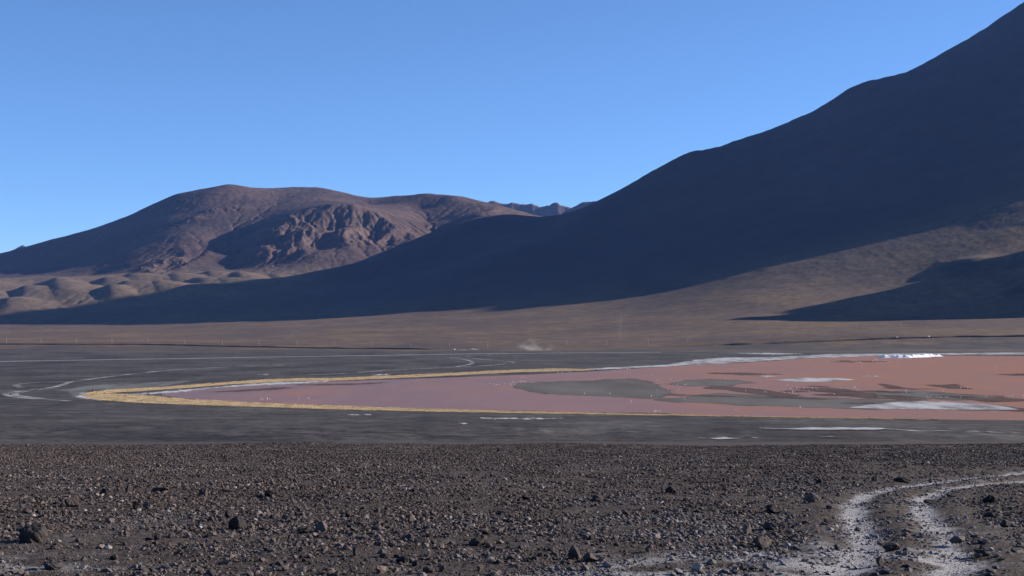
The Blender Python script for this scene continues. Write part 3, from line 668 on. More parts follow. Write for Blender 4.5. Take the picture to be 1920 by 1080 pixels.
UP_OUT = ((160, 737.5), (200, 731), (300, 726.5), (400, 718.5), (500, 711.5), (560, 709.5), (640, 708.5), (800, 701.5), (960, 693.5), (1050, 691), (1115, 692.6))
UP_IN = ((160, 739), (200, 737), (260, 733.5), (350, 727.5), (430, 720.8), (560, 714), (640, 713.3), (800, 706.5), (960, 698.5), (1050, 696), (1115, 694))
for nm, a_, b_ in (('straw_ground', LO_OUT, LO_IN), ('straw_ground', UP_OUT, UP_IN)):
    sheet(nm, list(a_) + list(b_)[::-1], 0.165, M_LITTER, 4, 3.0, 0.35)
straw_band('grass', LO_OUT, LO_IN, 26000, 11, 'straw-yellow tussock grass fringing the near lagoon shore')
straw_band('grass', UP_OUT, UP_IN, 26000, 12, 'straw-yellow tussock grass fringing the far lagoon shore')

# ------------------------------------------------------------------ stones
def rock_mesh(name, seed, subdiv=1, flatn=0.7, planes=11, rough=0.0):
    """angular stone: a sphere cut back by random planes"""
    rg = np.random.default_rng(seed); bm = bmesh.new(); bmesh.ops.create_icosphere(bm, subdivisions=subdiv, radius=1.0)
    nn = rg.normal(size=(planes, 3)); nn /= np.linalg.norm(nn, axis=1, keepdims=True); dd = rg.uniform(0.5, 0.92, planes)
    for v in bm.verts:
        c = np.array(v.co); c /= np.linalg.norm(c); q = nn @ c; r = 1.0
        for k in range(planes):
            if q[k] > 0.05: r = min(r, dd[k] / q[k])
        if rough: r *= 1 + rough * float(fbm(np.array([c[0] * 2.3 + seed]), np.array([c[1] * 2.3 + c[2] * 1.7]), 3, seed)[0])
        v.co = Vector(c * r)
    me = bpy.data.meshes.new(name); bm.to_mesh(me); bm.free()
    co = np.empty(len(me.vertices) * 3, dtype=np.float32); me.vertices.foreach_get('co', co); co = co.reshape(-1, 3)
    co -= (co.max(0) + co.min(0)) / 2; co /= (co.max(0) - co.min(0)); co[:, 2] *= flatn      # unit width and depth
    me.vertices.foreach_set('co', co.ravel()); me.update(); return me

def stone_material(name, inst):
    m, nt, out = mat(name); n = N(nt)
    typ = 'INSTANCER' if inst else 'OBJECT'
    tone = n.attr('tone', typ); dust = n.attr('dust', typ)
    p = n.pos(); a = n.noise(p, 9.0 if not inst else 25.0, 5, 0.65); b = n.noise(p, 70.0, 3, 0.7)
    col = n.mix(n.ramp(tone, 0.0, 0.55), (0.018, 0.014, 0.014), (0.072, 0.056, 0.050)); col = n.mix(n.ramp(tone, 0.55, 0.85), col, (0.122, 0.092, 0.082)); col = n.mix(n.ramp(tone, 0.9, 1.0), col, (0.26, 0.235, 0.225))
    col = n.mix(n.ramp(a, 0.3, 0.7), n.mix(1.0, col, 0.72, 'MULTIPLY'), n.mix(1.0, col, 1.25, 'MULTIPLY'))
    sep = n.new('ShaderNodeSeparateXYZ'); n.put(sep.inputs[0], n.new('ShaderNodeNewGeometry').outputs['Normal'])
    dm = n.math('MULTIPLY', n.math('MULTIPLY', dust, 0.55), n.ramp(n.math('ADD', b, n.math('MULTIPLY', sep.outputs['Z'], 0.25)), 0.3, 0.8), clamp=True)
    col = n.mix(dm, col, (0.33, 0.32, 0.335))
    n.surf(out, n.bsdf(col, 0.9, 0.18, n.bump(n.math('ADD', a, n.math('MULTIPLY', b, 0.4)), 0.6, 0.012))); return m
M_STONE_I = stone_material('gravel_stone', True); M_STONE = stone_material('loose_rock', False)

NS = 800000
rg = np.random.default_rng(41)
cdf_d = np.linspace(11, 125, 800); pdf = cdf_d ** 0.05; cdf = np.cumsum(pdf); cdf /= cdf[-1]
sd = np.interp(rg.uniform(0, 1, NS), cdf, cdf_d); su = rg.uniform(-0.46, 0.46, NS); SX, SY = su * sd, sd
dz, rdist = dust_at(SX, SY)
clump = fbm(SX / 2.2, SY / 2.2, 3, 211) + 0.6 * fbm(SX / 9, SY / 9, 2, 213)
keep = (rg.uniform(0, 1, NS) < np.clip(0.5 + 0.9 * clump, 0.10, 1) * (1 - 0.45 * np.exp(-(rdist / 0.30) ** 2)))
SX, SY, dz, rdist = SX[keep], SY[keep], dz[keep], rdist[keep]; n_st = len(SX)
size = (0.0140 + 0.00046 * SY) * (1 - rg.uniform(0, 1, n_st)) ** (-1 / 2.8); size = np.minimum(size, 0.10); size *= np.where(rdist < 0.35, 0.72, 1.0)
SZ = H(SX, SY) - 0.05 * np.exp(-(rdist / 0.32) ** 2)
me = bpy.data.meshes.new('gravel'); me.vertices.add(n_st); me.vertices.foreach_set('co', np.stack([SX, SY, SZ + size * 0.16], -1).astype(np.float32).ravel())
add_attr(me, 'scl', np.stack([size * rg.uniform(0.75, 1.3, n_st), size * rg.uniform(0.75, 1.3, n_st), size * rg.uniform(0.6, 1.25, n_st)], -1), 'FLOAT_VECTOR')
add_attr(me, 'rot', np.stack([rg.uniform(-0.5, 0.5, n_st), rg.uniform(-0.5, 0.5, n_st), rg.uniform(0, 6.28, n_st)], -1), 'FLOAT_VECTOR')
tone_far = -0.08 * sstep(40, 80, SY)
add_attr(me, 'tone', np.clip(rg.beta(1.2, 1.5, n_st) + np.where(rg.uniform(0, 1, n_st) < 0.012, 0.5, 0) + tone_far, 0, 1)); add_attr(me, 'dust', np.clip(dz * 1.1, 0, 1))
pk = me.attributes.new('pick', 'INT', 'POINT'); pk.data.foreach_set('value', rg.integers(0, 6, n_st).astype(np.int32))
grav = link('gravel', me); grav['kind'] = 'stuff'; grav['label'] = 'loose dark gravel strewn over the foreground slope'
ng = bpy.data.node_groups.new('scatter_gravel', 'GeometryNodeTree')
ng.interface.new_socket('Geometry', in_out='INPUT', socket_type='NodeSocketGeometry'); ng.interface.new_socket('Geometry', in_out='OUTPUT', socket_type='NodeSocketGeometry')
gi = ng.nodes.new('NodeGroupInput'); go = ng.nodes.new('NodeGroupOutput'); jn = ng.nodes.new('GeometryNodeJoinGeometry'); iop = ng.nodes.new('GeometryNodeInstanceOnPoints'); m2p = ng.nodes.new('GeometryNodeMeshToPoints')
for k in range(6):
    rm = rock_mesh('gravel_stone', 500 + k, 1, 0.72, 9); rm.materials.append(M_STONE_I)
    ro = bpy.data.objects.new('gravel_stone', rm)
    oi = ng.nodes.new('GeometryNodeObjectInfo'); oi.inputs['Object'].default_value = ro; oi.inputs['As Instance'].default_value = True
    ng.links.new(oi.outputs['Geometry'], jn.inputs['Geometry'])
def named(nm, typ):
    a = ng.nodes.new('GeometryNodeInputNamedAttribute'); a.data_type = typ; a.inputs['Name'].default_value = nm; return a.outputs['Attribute']
e2r = ng.nodes.new('FunctionNodeEulerToRotation')
ng.links.new(gi.outputs[0], m2p.inputs['Mesh']); ng.links.new(m2p.outputs[0], iop.inputs['Points']); ng.links.new(jn.outputs[0], iop.inputs['Instance']); iop.inputs['Pick Instance'].default_value = True
ng.links.new(named('pick', 'INT'), iop.inputs['Instance Index']); ng.links.new(named('rot', 'FLOAT_VECTOR'), e2r.inputs[0]); ng.links.new(e2r.outputs[0], iop.inputs['Rotation']); ng.links.new(named('scl', 'FLOAT_VECTOR'), iop.inputs['Scale'])
ng.links.new(iop.outputs[0], go.inputs[0])
md = grav.modifiers.new('scatter', 'NODES'); md.node_group = ng

# rocks one can pick out, each where the photograph shows it
ROCK_BASE = [rock_mesh('rock', 700 + k, 4, 1.0, 13, 0.10) for k in range(9)]
for rm in ROCK_BASE: rm.materials.append(M_STONE)
def rock(u, y, w, h, tone, label, group=None, k=None, rz=None, dust=None, flatten=1.0):
    X, Y, Z = hit_near(u, y + h * 0.30); s = Y / F
    o = link('rock', ROCK_BASE[(random.randrange(9) if k is None else k)]); ww, hh = w * s, h * s
    o.scale = (ww * 1.08, ww * random.uniform(0.7, 1.0), hh * 1.35); o.rotation_euler = (random.uniform(-.12, .12), random.uniform(-.12, .12), random.uniform(0, 6.28) if rz is None else rz)
    o.location = (X, Y, Z + hh * 0.42); o['tone'] = tone
    o['dust'] = float(dust_at(np.array([X]), np.array([Y]))[0][0]) * 0.35 if dust is None else dust
    return set_tag(o, label, 'rock', group or 'loose rocks on the foreground slope')
ROCKS = (
 (62, 1006, 52, 30, 0.15, 'big craggy dark rock with a hollow top near the left edge'), (135, 945, 26, 17, 0.5, 'angular rock with a reddish lit right face, upper left foreground'),
 (446, 987, 34, 24, 0.05, 'nearly black domed rock in the left centre foreground'), (432, 966, 22, 17, 0.25, 'dark pointed rock just behind the black domed rock'), (470, 988, 20, 12, 0.6, 'small brownish rock touching the right of the black domed rock'),
 (603, 991, 32, 18, 0.68, 'rounded tan rock with a dark shadow to its left'), (570, 997, 24, 10, 0.1, 'low dark rock just left of the rounded tan rock'), (205, 979, 18, 11, 0.6, 'small grey-tan rock between the craggy rock and the black domed rock'),
 (254, 950, 14, 13, 0.1, 'dark cone-like rock, left of a paler twin'), (277, 951, 14, 14, 0.7, 'pale upright rock, right of a dark cone-like twin'), (240, 919, 9, 15, 0.15, 'narrow upright dark stone in the left middle distance'),
 (195, 924, 18, 11, 0.12, 'flat-topped dark rock above the reddish angular rock'), (300, 919, 34, 8, 0.12, 'long low dark rock ledge in the left middle distance'), (381, 926, 17, 15, 0.4, 'brown lump of rock right of the long low ledge'),
 (510, 927, 28, 12, 0.1, 'wide dark rock above the rounded tan rock'), (536, 972, 15, 11, 0.65, 'small pale pointed rock between the tan and black rocks'), (771, 974, 15, 15, 0.62, 'rounded grey rock with a lit side left of centre'),
 (755, 983, 13, 10, 0.66, 'small tan rock just below the rounded grey one'), (654, 966, 18, 13, 0.1, 'dark lump left of the rounded grey rock'), (768, 1009, 22, 12, 0.25, 'flattish brown-grey rock below the rounded grey one'),
 (898, 1018, 38, 15, 0.12, 'wide dark rock with a jagged right end, lower centre'), (667, 1038, 16, 14, 0.1, 'small black rock in the lower left of centre'), (755, 1052, 24, 13, 0.08, 'dark rock with a flat base near the bottom, left of centre'),
 (1076, 1041, 22, 25, 0.35, 'tall slanting grey slab of rock, lower centre right'), (1103, 1049, 34, 18, 0.3, 'broad brown rock leaning against the tall slab'), (1217, 1031, 18, 13, 0.6, 'rounded brown rock right of the tall slab'),
 (1139, 1059, 13, 11, 0.66, 'small pale rock at the right foot of the broad brown rock'), (1121, 937, 26, 12, 0.2, 'dark wedge-shaped rock right of centre'), (1258, 921, 20, 13, 0.2, 'dark rock on the right centre slope above the gravel'),
 (1071, 908, 8, 10, 0.85, 'tiny pink upright stone in the centre distance'), (1401, 996, 18, 22, 0.62, 'upright block of rock with a bright right face'), (1444, 990, 30, 14, 0.22, 'flat slab-like rock right of the upright block'),
 (1431, 1020, 40, 22, 0.3, 'large reddish-brown jagged rock below the flat slab'), (1524, 938, 34, 18, 0.66, 'smooth rounded brown boulder left of the wheel tracks'), (1546, 935, 10, 10, 0.7, 'small pale stone against the rounded brown boulder'),
 (1450, 957, 28, 13, 0.06, 'black wedge of rock left below the rounded boulder'), (1692, 902, 34, 9, 0.1, 'flat dark rock on the outer edge of the far wheel track'), (1855, 939, 26, 13, 0.06, 'black rock on the right, inside the wheel track bend'),
 (1745, 941, 26, 6, 0.1, 'thin flat dark rock lying in the inner wheel track'), (1884, 984, 24, 15, 0.08, 'blunt dark rock near the right edge'), (1670, 1027, 36, 14, 0.12, 'dark twin-lobed rock between the wheel tracks at the bottom'),
 (1796, 1013, 28, 11, 0.35, 'dusty grey rock in the inner wheel track at lower right'), (1308, 1067, 22, 15, 0.98, 'whitish rock at the bottom edge right of centre'), (1395, 1066, 19, 14, 0.4, 'dusty rock right of the whitish one at the bottom edge'),
 (714, 1070, 22, 14, 0.72, 'pale grey rock at the bottom edge left of centre'), (803, 1071, 22, 12, 0.2, 'dark rock at the bottom edge left of centre'), (100, 1063, 40, 15, 0.15, 'low dark rock near the bottom left corner'),
 (900, 1067, 12, 14, 0.45, 'small upright rock at the bottom edge near the middle'), (1570, 1026, 18, 8, 0.3, 'dusty dark rock in the left wheel track near the bottom'), (1608, 994, 14, 7, 0.2, 'small dark rock in the left wheel track, mid height'),
 (932, 903, 10, 8, 0.1, 'small dark stone on the far slope near the middle'), (934, 845, 6, 6, 0.05, 'tiny black stone standing on the brow of the slope'), (1640, 899, 12, 10, 0.3, 'small brown rock left of the flat dark one by the track'),
 (1537, 904, 14, 9, 0.1, 'dark rock left of the far wheel track'), (1795, 889, 10, 9, 0.06, 'black pebble-like rock beyond the far wheel track'), (1840, 1037, 22, 9, 0.15, 'flat dark rock in the bottom right corner'), (1650, 1053, 20, 14, 0.3, 'dusty angular rock in the bottom right track bed'),
 (1855, 967, 22, 9, 0.12, 'low dark rock above the blunt rock at the right edge'), (985, 934, 18, 10, 0.1, 'dark jagged stone in the centre of the slope'), (1650, 1020, 10, 8, 0.6, 'small pale stone beside the dark twin-lobed rock'))
for r in ROCKS: rock(*r)
# medium stones that nothing tells apart
rgm = np.random.default_rng(77)
for _ in range(70):
    u = rgm.uniform(5, 1915); y = 880 + 195 * rgm.uniform(0, 1) ** 0.75; w = rgm.uniform(8, 15) * (0.75 + (y - 880) / 500)
    if abs(u - 1620) < 60 and y > 910 or abs(u - 1755) < 55 and y > 915: continue
    rock(u, y, w, w * rgm.uniform(0.45, 0.8), float(np.clip(rgm.beta(1.6, 2.4), 0, 0.85)), 'nondescript fist-sized stone half sunk in the dark gravel', 'fist-sized stones in the gravel')

# ------------------------------------------------------------------ borax-white mounds on the far shore
def mound(name, u0, u1, ybase0, ybase1, h, front, back, yaw, seed, label):
    """a low lumpy bank of white evaporite: steep or gentle front, long back"""
    t = np.linspace(0, 1, 90); us = u0 + (u1 - u0) * t; yb = ybase0 + (ybase1 - ybase0) * t
    Xc, Yc = flat(us, yb)
    Yc = Yc + 0.5 * fbm(Xc / 14, Yc / 14, 2, seed) + yaw * (t - 0.5)
    env = sstep(0, 0.16, t) * sstep(0, 0.14, 1 - t); hh = h * env * (0.75 + 0.45 * fbm(Xc / 13, Yc * 0 + seed, 3, seed + 1))
    prof = ((-0.5, -0.1), (0, 0.0), (0.25, 0.42), (0.55, 0.72), (0.85, 0.93), (1.0, 1.0)); rows = []
    for (a, b) in prof: rows.append((front * a, b))
    for (a, b) in ((0.1, 1.0), (0.3, 0.9), (0.6, 0.6), (0.85, 0.25), (1.0, -0.1)): rows.append((front + back * a, b))
    V = []
    for (dy, f) in rows:
        yy = Yc + dy; lump = 0.10 * h * fbm(Xc / 5.0, yy / 5.0, 3, seed + 5) * (f > 0.1) * env
        V.append(np.stack([Xc, yy, np.maximum(hh, 0.05) * f + lump + 0.1], -1))
    o = link(name, np_mesh(name, np.concatenate(V), grid_faces(len(rows), len(t)), True), M_BORAX)
    return set_tag(o, label, 'salt mound', 'white salt mounds on the far shore')
m, nt, out = mat('white_borax'); n = N(nt); p = n.pos(); b = n.noise(p, 0.5, 5, 0.6)
n.surf(out, n.bsdf(n.mix(b, (0.70, 0.71, 0.73), (0.88, 0.88, 0.87)), 0.8, 0.15, n.bump(b, 0.6, 0.5))); M_BORAX = m
mound('salt_mound', 1646, 1712, 671.2, 671.0, 4.3, 1.6, 14, 2.0, 3, 'white salt mound with a steep face in blue shade')
mound('salt_mound', 1700, 1745, 670.8, 669.4, 3.8, 9, 16, -6.0, 9, 'bright sunlit white salt mound right of the blue-shaded one')
mound('salt_mound', 1728, 1768, 669.0, 668.2, 4.0, 10, 16, -6.0, 14, 'rightmost sunlit white salt mound at the edge of the pink water')

# ------------------------------------------------------------------ grown bodies (birds, llamas): one continuous skin
def skin_mesh(name, verts, edges, radii, root=0, sub=1):
    me = bpy.data.meshes.new(name); me.from_pydata(verts, edges, []); o = bpy.data.objects.new(name, me); COL.objects.link(o)
    o.modifiers.new('skin', 'SKIN'); sk = me.skin_vertices[0].data
    for i, r in enumerate(radii): sk[i].radius = (r, r) if not isinstance(r, tuple) else r
    for s_ in sk: s_.use_root = False
    sk[root].use_root = True
    sb = o.modifiers.new('sub', 'SUBSURF'); sb.levels = sub; sb.render_levels = sub
    dg = bpy.context.evaluated_depsgraph_get(); res = bpy.data.meshes.new_from_object(o.evaluated_get(dg)); res.name = name
    bpy.data.objects.remove(o); bpy.data.meshes.remove(me)
    for pg in res.polygons: pg.use_smooth = True
    return res

def flamingo_mesh(feeding):
    v = [(0, 0, .78), (.16, 0, .80), (-.17, 0, .76), (-.30, 0, .70)]; r = [(.15, .14), (.11, .10), (.12, .10), .035]; e = [(0, 1), (0, 2), (2, 3)]
    neck = [(.27, 0, .92), (.30, 0, 1.06), (.25, 0, 1.18), (.24, 0, 1.29), (.31, 0, 1.36)] if not feeding else [(.29, 0, .76), (.38, 0, .60), (.42, 0, .42), (.43, 0, .26), (.40, 0, .16)]
    k = len(v); prev = 1
    for i, q in enumerate(neck): v.append(q); r.append((.055, .042, .036, .036, .05)[i]); e.append((prev, k)); prev = k; k += 1
    bill = [(.39, 0, 1.34), (.43, 0, 1.28)] if not feeding else [(.34, 0, .12), (.29, 0, .10)]
    for i, q in enumerate(bill): v.append(q); r.append((.032, .018)[i]); e.append((prev, k)); prev = k; k += 1
    for s in (-1, 1):
        prev = 0 if s < 0 else 2
        for q, rr in (((-.03, s * .06, .60), .035), ((-.05, s * .06, .36), .022), ((-.02, s * .06, .05), .018), ((.07, s * .07, .015), .016)):
            v.append(q); r.append(rr); e.append((prev, k)); prev = k; k += 1
    return skin_mesh('flamingo', v, e, r, 0, 1)
m, nt, out = mat('flamingo_plumage'); n = N(nt); tc = n.new('ShaderNodeTexCoord'); sep = n.new('ShaderNodeSeparateXYZ'); n.put(sep.inputs[0], tc.outputs['Object'])
b = n.noise(tc.outputs['Object'], 6.0, 3); col = n.mix(n.ramp(b, 0.4, 0.65), (0.90, 0.85, 0.84), (0.85, 0.66, 0.64))
col = n.mix(n.ramp(sep.outputs['Z'], 0.50, 0.62), (0.42, 0.25, 0.24), col); col = n.mix(n.ramp(sep.outputs['X'], 0.40, 0.42), col, (0.03, 0.03, 0.03)); col = n.mix(n.ramp(sep.outputs['X'], -0.27, -0.23), (0.04, 0.035, 0.035), col)
n.surf(out, n.bsdf(col, 0.7, 0.2)); M_FLAM = m
FLAM = [flamingo_mesh(False), flamingo_mesh(True)]
for fm in FLAM: fm.materials.append(M_FLAM)
def flock(label, pts, off=(0, 0, 1), scale=1.0, group=None):
    for (a, b) in pts:
        u, y = off[0] + a / off[2], off[1] + b / off[2] + 1.2
        X, Y = flat(u, y); o = link('flamingo', FLAM[0 if random.random() < 0.6 else 1])
        o.location = (float(X), float(Y), 0.12); o.rotation_euler = (0, 0, random.uniform(0, 6.28)); s = random.uniform(1.25, 1.5) * scale; o.scale = (s, s, s)
        set_tag(o, label, 'flamingo', group or 'flamingos wading in the lagoon')
CA = (1200, 640, 4.571); CB = (1500, 640, 4.571); CC = (900, 680, 4.8); CD = (0, 620, 3.0)
flock('pale flamingo in the row of four by the near straw shore, far left', ((1467, 392), (1478, 393), (1503, 392), (1518, 393)), CD)
flock('lone pale flamingo just right of the row of four by the near straw shore', ((1680, 385),), CD)
flock('lone pale flamingo, second to the right of the row of four by the straw shore', ((1737, 387),), CD)
flock('pale flamingo in the loose line left of the big grey shallows tip', ((88, 197), (124, 197), (146, 207), (175, 205), (220, 197), (275, 203)), CC)
flock('pale flamingo in the cluster above the left tip of the big grey shallows', ((298, 182), (315, 182), (348, 178), (366, 177), (378, 177), (402, 177)), CC)
flock('pale flamingo of the pair in pink water above the shallows-tip cluster', ((366, 138), (391, 138)), CC)
flock('pale flamingo at the end of the far straw bank', ((702, 100), (740, 96), (795, 90), (812, 88), (980, 85), (1204, 77)), CC)
flock('single pale flamingo in pink water above the middle of the big grey shallows', ((1068, 138),), CC)
flock('single flamingo at the lower edge of the big grey shallows, left one', ((943, 292),), CC)
flock('single flamingo at the lower edge of the big grey shallows, middle one', ((1167, 288),), CC)
flock('tallest flamingo at the lower right edge of the big grey shallows', ((1540, 312),), CC)
flock('lone flamingo in pink water below the big grey shallows', ((1360, 363),), CC)
flock('flamingo in the row of three by the thin straw line of the near shore', ((126, 613), (145, 611), (171, 611)), CA)
flock('flamingo in the tiny far flock on the dark mud at the salt strip', [(1235 + i * 10 + random.uniform(-3, 3), 61 + random.uniform(-5, 5)) for i in range(13)], CC)
flock('lone flamingo in the pink water between the grey shallows and the salt strip, left one', ((1553, 118),), CC)
flock('lone flamingo in the pink water between the grey shallows and the salt strip, right one', ((1800, 115),), CC)
flock('flamingo of the trio at the upper right corner of the big grey shallows', ((1582, 172), (1592, 163), (1606, 162)), CC)
flock('lone flamingo right of the trio at the upper right corner of the big shallows', ((1717, 160),), CC)
flock('flamingo in the pink channel between the two grey shallows', ((1740, 207), (1773, 206), (1842, 206), (1860, 210)), CC)
flock('flamingo in the line along the right part of the big grey shallows', ((146, 428), (238, 424), (330, 422)), CA)
flock('lone flamingo at the left tip of the long grey shallows', ((381, 496),), CA)
flock('lone flamingo in the pink water below the long grey shallows, left one', ((820, 600),), CA)
flock('lone flamingo in the pink water below the long grey shallows, right one', ((1373, 574),), CA)
flock('lone flamingo on the smaller oval grey shallows', ((669, 374),), CA)
flock('flamingo of the trio in pink water above the smaller oval grey shallows', ((735, 325), (772, 323), (784, 323)), CA)
flock('flamingo of the pair just left of the white salt oval', ((1075, 317), (1090, 317)), CA)
flock('lone flamingo at the upper edge of the white salt oval', ((1260, 311),), CA)
flock('lone flamingo at the right end of the smaller oval grey shallows', ((985, 405),), CA)
flock('lone flamingo at the upper edge of the long grey shallows', ((907, 432),), CA)
flock('flamingo of the pair on the brown silt streak above the long shallows', ((1068, 440), (1088, 440)), CA)
flock('flamingo in the tight group on the dark silt above the long shallows', ((1235, 447), (1277, 447), (1305, 440), (1308, 452), (1323, 443), (1327, 458)), CA)
flock('flamingo in the long line below the white salt oval', ((1290, 411), (1345, 411), (1365, 411), (1405, 411), (1438, 409), (1447, 431), (1480, 411), (1510, 415), (1522, 420)), CA)
flock('lone flamingo between the white salt oval and the long line of flamingos', ((1260, 387),), CA)
flock('lone flamingo below the right end of the long line, on silt', ((1665, 461),), CA)
flock('lone flamingo between the long line and the four on its right', ((1722, 411),), CA)
flock('flamingo in the group of four right of the long line below the salt oval', ((1817, 405), (1842, 405), (1836, 425), (1858, 426)), CA)
flock('flamingo of the pair on the dark silt islet in mid lagoon', ((893, 432), (910, 432), (910, 450)), CB)
flock('lone flamingo at the right of the dark silt islet', ((1228, 433),), CB)
flock('flamingo of the pair at the thin brown streak near the right edge', ((1380, 408), (1437, 408)), CB)
flock('flamingo in the row along the lower edge of the dark silt islet', ((1090, 490), (1105, 490), (1127, 488), (1178, 490), (1204, 488), (1250, 487), (1265, 488), (1375, 490)), CB)
flock('lone flamingo in pink water above the right silt spit', ((1653, 461),), CB)
flock('lone flamingo at the left end of the right silt spit', ((1590, 485),), CB)
flock('flamingo in the tight row on the silt spit near the right edge', ((1762, 488), (1782, 482), (1795, 485), (1805, 483), (1820, 483)), CB)
flock('flamingo at the very right edge of the lagoon view', ((1900, 483), (1915, 473)), CB)
flock('flamingo of the pair on the pale salt end of the long shallows', ((665, 557), (727, 549)), CB)
flock('lone flamingo in the upper right pink water', ((1683, 232),), CB)
flock('flamingo in the big far flock in front of the white salt mounds', [(random.uniform(430, 890), 155 + random.uniform(0, 1) * 30) for _ in range(46)], CB)
flock('flamingo in the scattered few below the far salt strip', ((78, 165), (100, 205), (237, 180), (285, 195)), CB)

def llama_mesh():
    v = [(0, 0, .95), (.42, 0, .98), (-.42, 0, .96), (-.58, 0, .90), (.58, 0, 1.22), (.62, 0, 1.48), (.64, 0, 1.66), (.80, 0, 1.62), (.61, .05, 1.80), (.61, -.05, 1.80)]
    r = [(.25, .27), (.22, .24), (.23, .25), .07, .13, .10, .10, .06, .03, .03]; e = [(0, 1), (0, 2), (2, 3), (1, 4), (4, 5), (5, 6), (6, 7), (6, 8), (6, 9)]
    k = len(v)
    for (hub, x) in ((1, .38), (2, -.40)):
        for s in (-1, 1):
            prev = hub
            for q, rr in (((x, s * .15, .62), .10), ((x + (.03 if x > 0 else -.05), s * .15, .34), .055), ((x, s * .15, .05), .05)):
                v.append(q); r.append(rr); e.append((prev, k)); prev = k; k += 1
    return skin_mesh('llama', v, e, r, 0, 1)
LL = llama_mesh()
def wool(name, a, c):
    m, nt, out = mat(name); n = N(nt); tc = n.new('ShaderNodeTexCoord'); b = n.noise(tc.outputs['Object'], 2.2, 4, 0.6)
    n.surf(out, n.bsdf(n.mix(n.ramp(b, 0.52, 0.58), a, c), 0.95, 0.05, n.bump(n.noise(tc.outputs['Object'], 30, 3), 0.5, 0.02))); return m
for (u, y, w_, s, rz, lab) in ((173, 735, wool('black_wool', (.02, .016, .015), (.03, .024, .02)), 1.0, 1.2, 'dark llama at the far left tip of the straw grass'), (181.5, 737.5, wool('brown_wool', (.07, .045, .03), (.12, .08, .05)), 0.9, 1.9, 'small brown llama just right of the dark one at the grass tip'),
                                (197, 741, wool('piebald_wool', (.035, .018, .016), (.75, .70, .62)), 1.35, 0.5, 'dark and white llama grazing on the straw grass'), (230.5, 739, wool('rust_wool', (.16, .05, .03), (.20, .08, .05)), 1.1, 2.6, 'rust-red llama beside the dark mud at the lagoon head')):
    me = LL.copy(); me.materials.append(w_); X, Y = flat(u, y); o = link('llama', me); o.location = (float(X), float(Y), 0.16); o.rotation_euler = (0, 0, rz); o.scale = (s, s, s); set_tag(o, lab, 'llama', 'llamas on the straw grass')

# ------------------------------------------------------------------ power line at the foot of the slope
m, nt, out = mat('weathered_concrete'); n = N(nt); p = n.pos(); n.surf(out, n.bsdf(n.mix(n.noise(p, 1.5, 3), (0.30, 0.285, 0.27), (0.40, 0.385, 0.365)), 0.85, 0.2)); M_POLE = m
m, nt, out = mat('brown_porcelain'); n = N(nt); p = n.pos(); n.surf(out, n.bsdf(n.mix(n.noise(p, 4, 2), (0.20, 0.12, 0.08), (0.26, 0.16, 0.11)), 0.3, 0.5)); M_INS = m
def cyl(bm, p0, p1, r0, r1, n_=10):
    p0, p1 = Vector(p0), Vector(p1); d = (p1 - p0); q = d.to_track_quat('Z', 'Y').to_matrix().to_4x4(); q.translation = (p0 + p1) / 2
    bmesh.ops.create_cone(bm, cap_ends=True, segments=n_, radius1=r0, radius2=r1, depth=d.length, matrix=q)
def bm_mesh(name, fn, material, smooth=False):
    bm = bmesh.new(); fn(bm); me = bpy.data.meshes.new(name); bm.to_mesh(me); bm.free(); me.materials.append(material)
    if smooth:
        for pg in me.polygons: pg.use_smooth = True
    return me
PHT = 9.6
pole_me = bm_mesh('shaft', lambda b: cyl(b, (0, 0, -0.6), (0, 0, PHT), 0.26, 0.17), M_POLE)
def arm_fn(b):
    bmesh.ops.create_cube(b, size=1.0, matrix=Matrix.Translation((0, -0.22, PHT - 0.55)) @ Matrix.Diagonal((2.2, 0.14, 0.16, 1)))
    cyl(b, (-0.7, -0.22, PHT - 0.6), (0, -0.2, PHT - 1.3), 0.03, 0.03, 6); cyl(b, (0.7, -0.22, PHT - 0.6), (0, -0.2, PHT - 1.3), 0.03, 0.03, 6)
arm_me = bm_mesh('crossarm', arm_fn, M_POLE)
def ins_fn(b):
    cyl(b, (0, 0, 0), (0, 0, .12), .03, .03, 8); cyl(b, (0, 0, .12), (0, 0, .2), .10, .07, 8); cyl(b, (0, 0, .2), (0, 0, .3), .08, .04, 8)
ins_me = bm_mesh('insulator', ins_fn, M_INS)
POLES = ((12, 643.5), (77, 643.3), (143, 643.5), (210, 644), (277, 645.5), (346.5, 646.5), (416.7, 647), (486, 648), (556.7, 649), (626.7, 650), (697.5, 649.5), (770.4, 653), (843, 650.5), (914.6, 653), (984, 651.5), (1062.5, 648.5), (1137.5, 647.5), (1215.6, 645.8), (1289.4, 643.8), (1365, 638.5), (1444, 632.8), (1525.6, 625), (1606, 618), (1688, 612), (1771, 607.5), (1856, 603.5))
ORD = 'first second third fourth fifth sixth seventh eighth ninth tenth eleventh twelfth thirteenth'.split()
for k, (u, y) in enumerate(POLES):
    X, Y, Z = hit(u, y); e = bpy.data.objects.new('power_pole', None); COL.objects.link(e); e.location = (X, Y, Z); e.rotation_euler = (0, 0, R(4))
    nme = (ORD[k] + ' pale power pole from the left edge, along the foot of the brown slope') if k < 13 else (ORD[25 - k] + ' pale power pole from the right edge, along the foot of the brown slope')
    set_tag(e, nme, 'power pole', 'power poles along the foot of the slope')
    link('shaft', pole_me, parent=e); link('crossarm', arm_me, parent=e)
    for x in (-0.95, -0.4, 0.95):
        i_ = link('insulator', ins_me, parent=e); i_.location = (x, -0.22, PHT - 0.47)

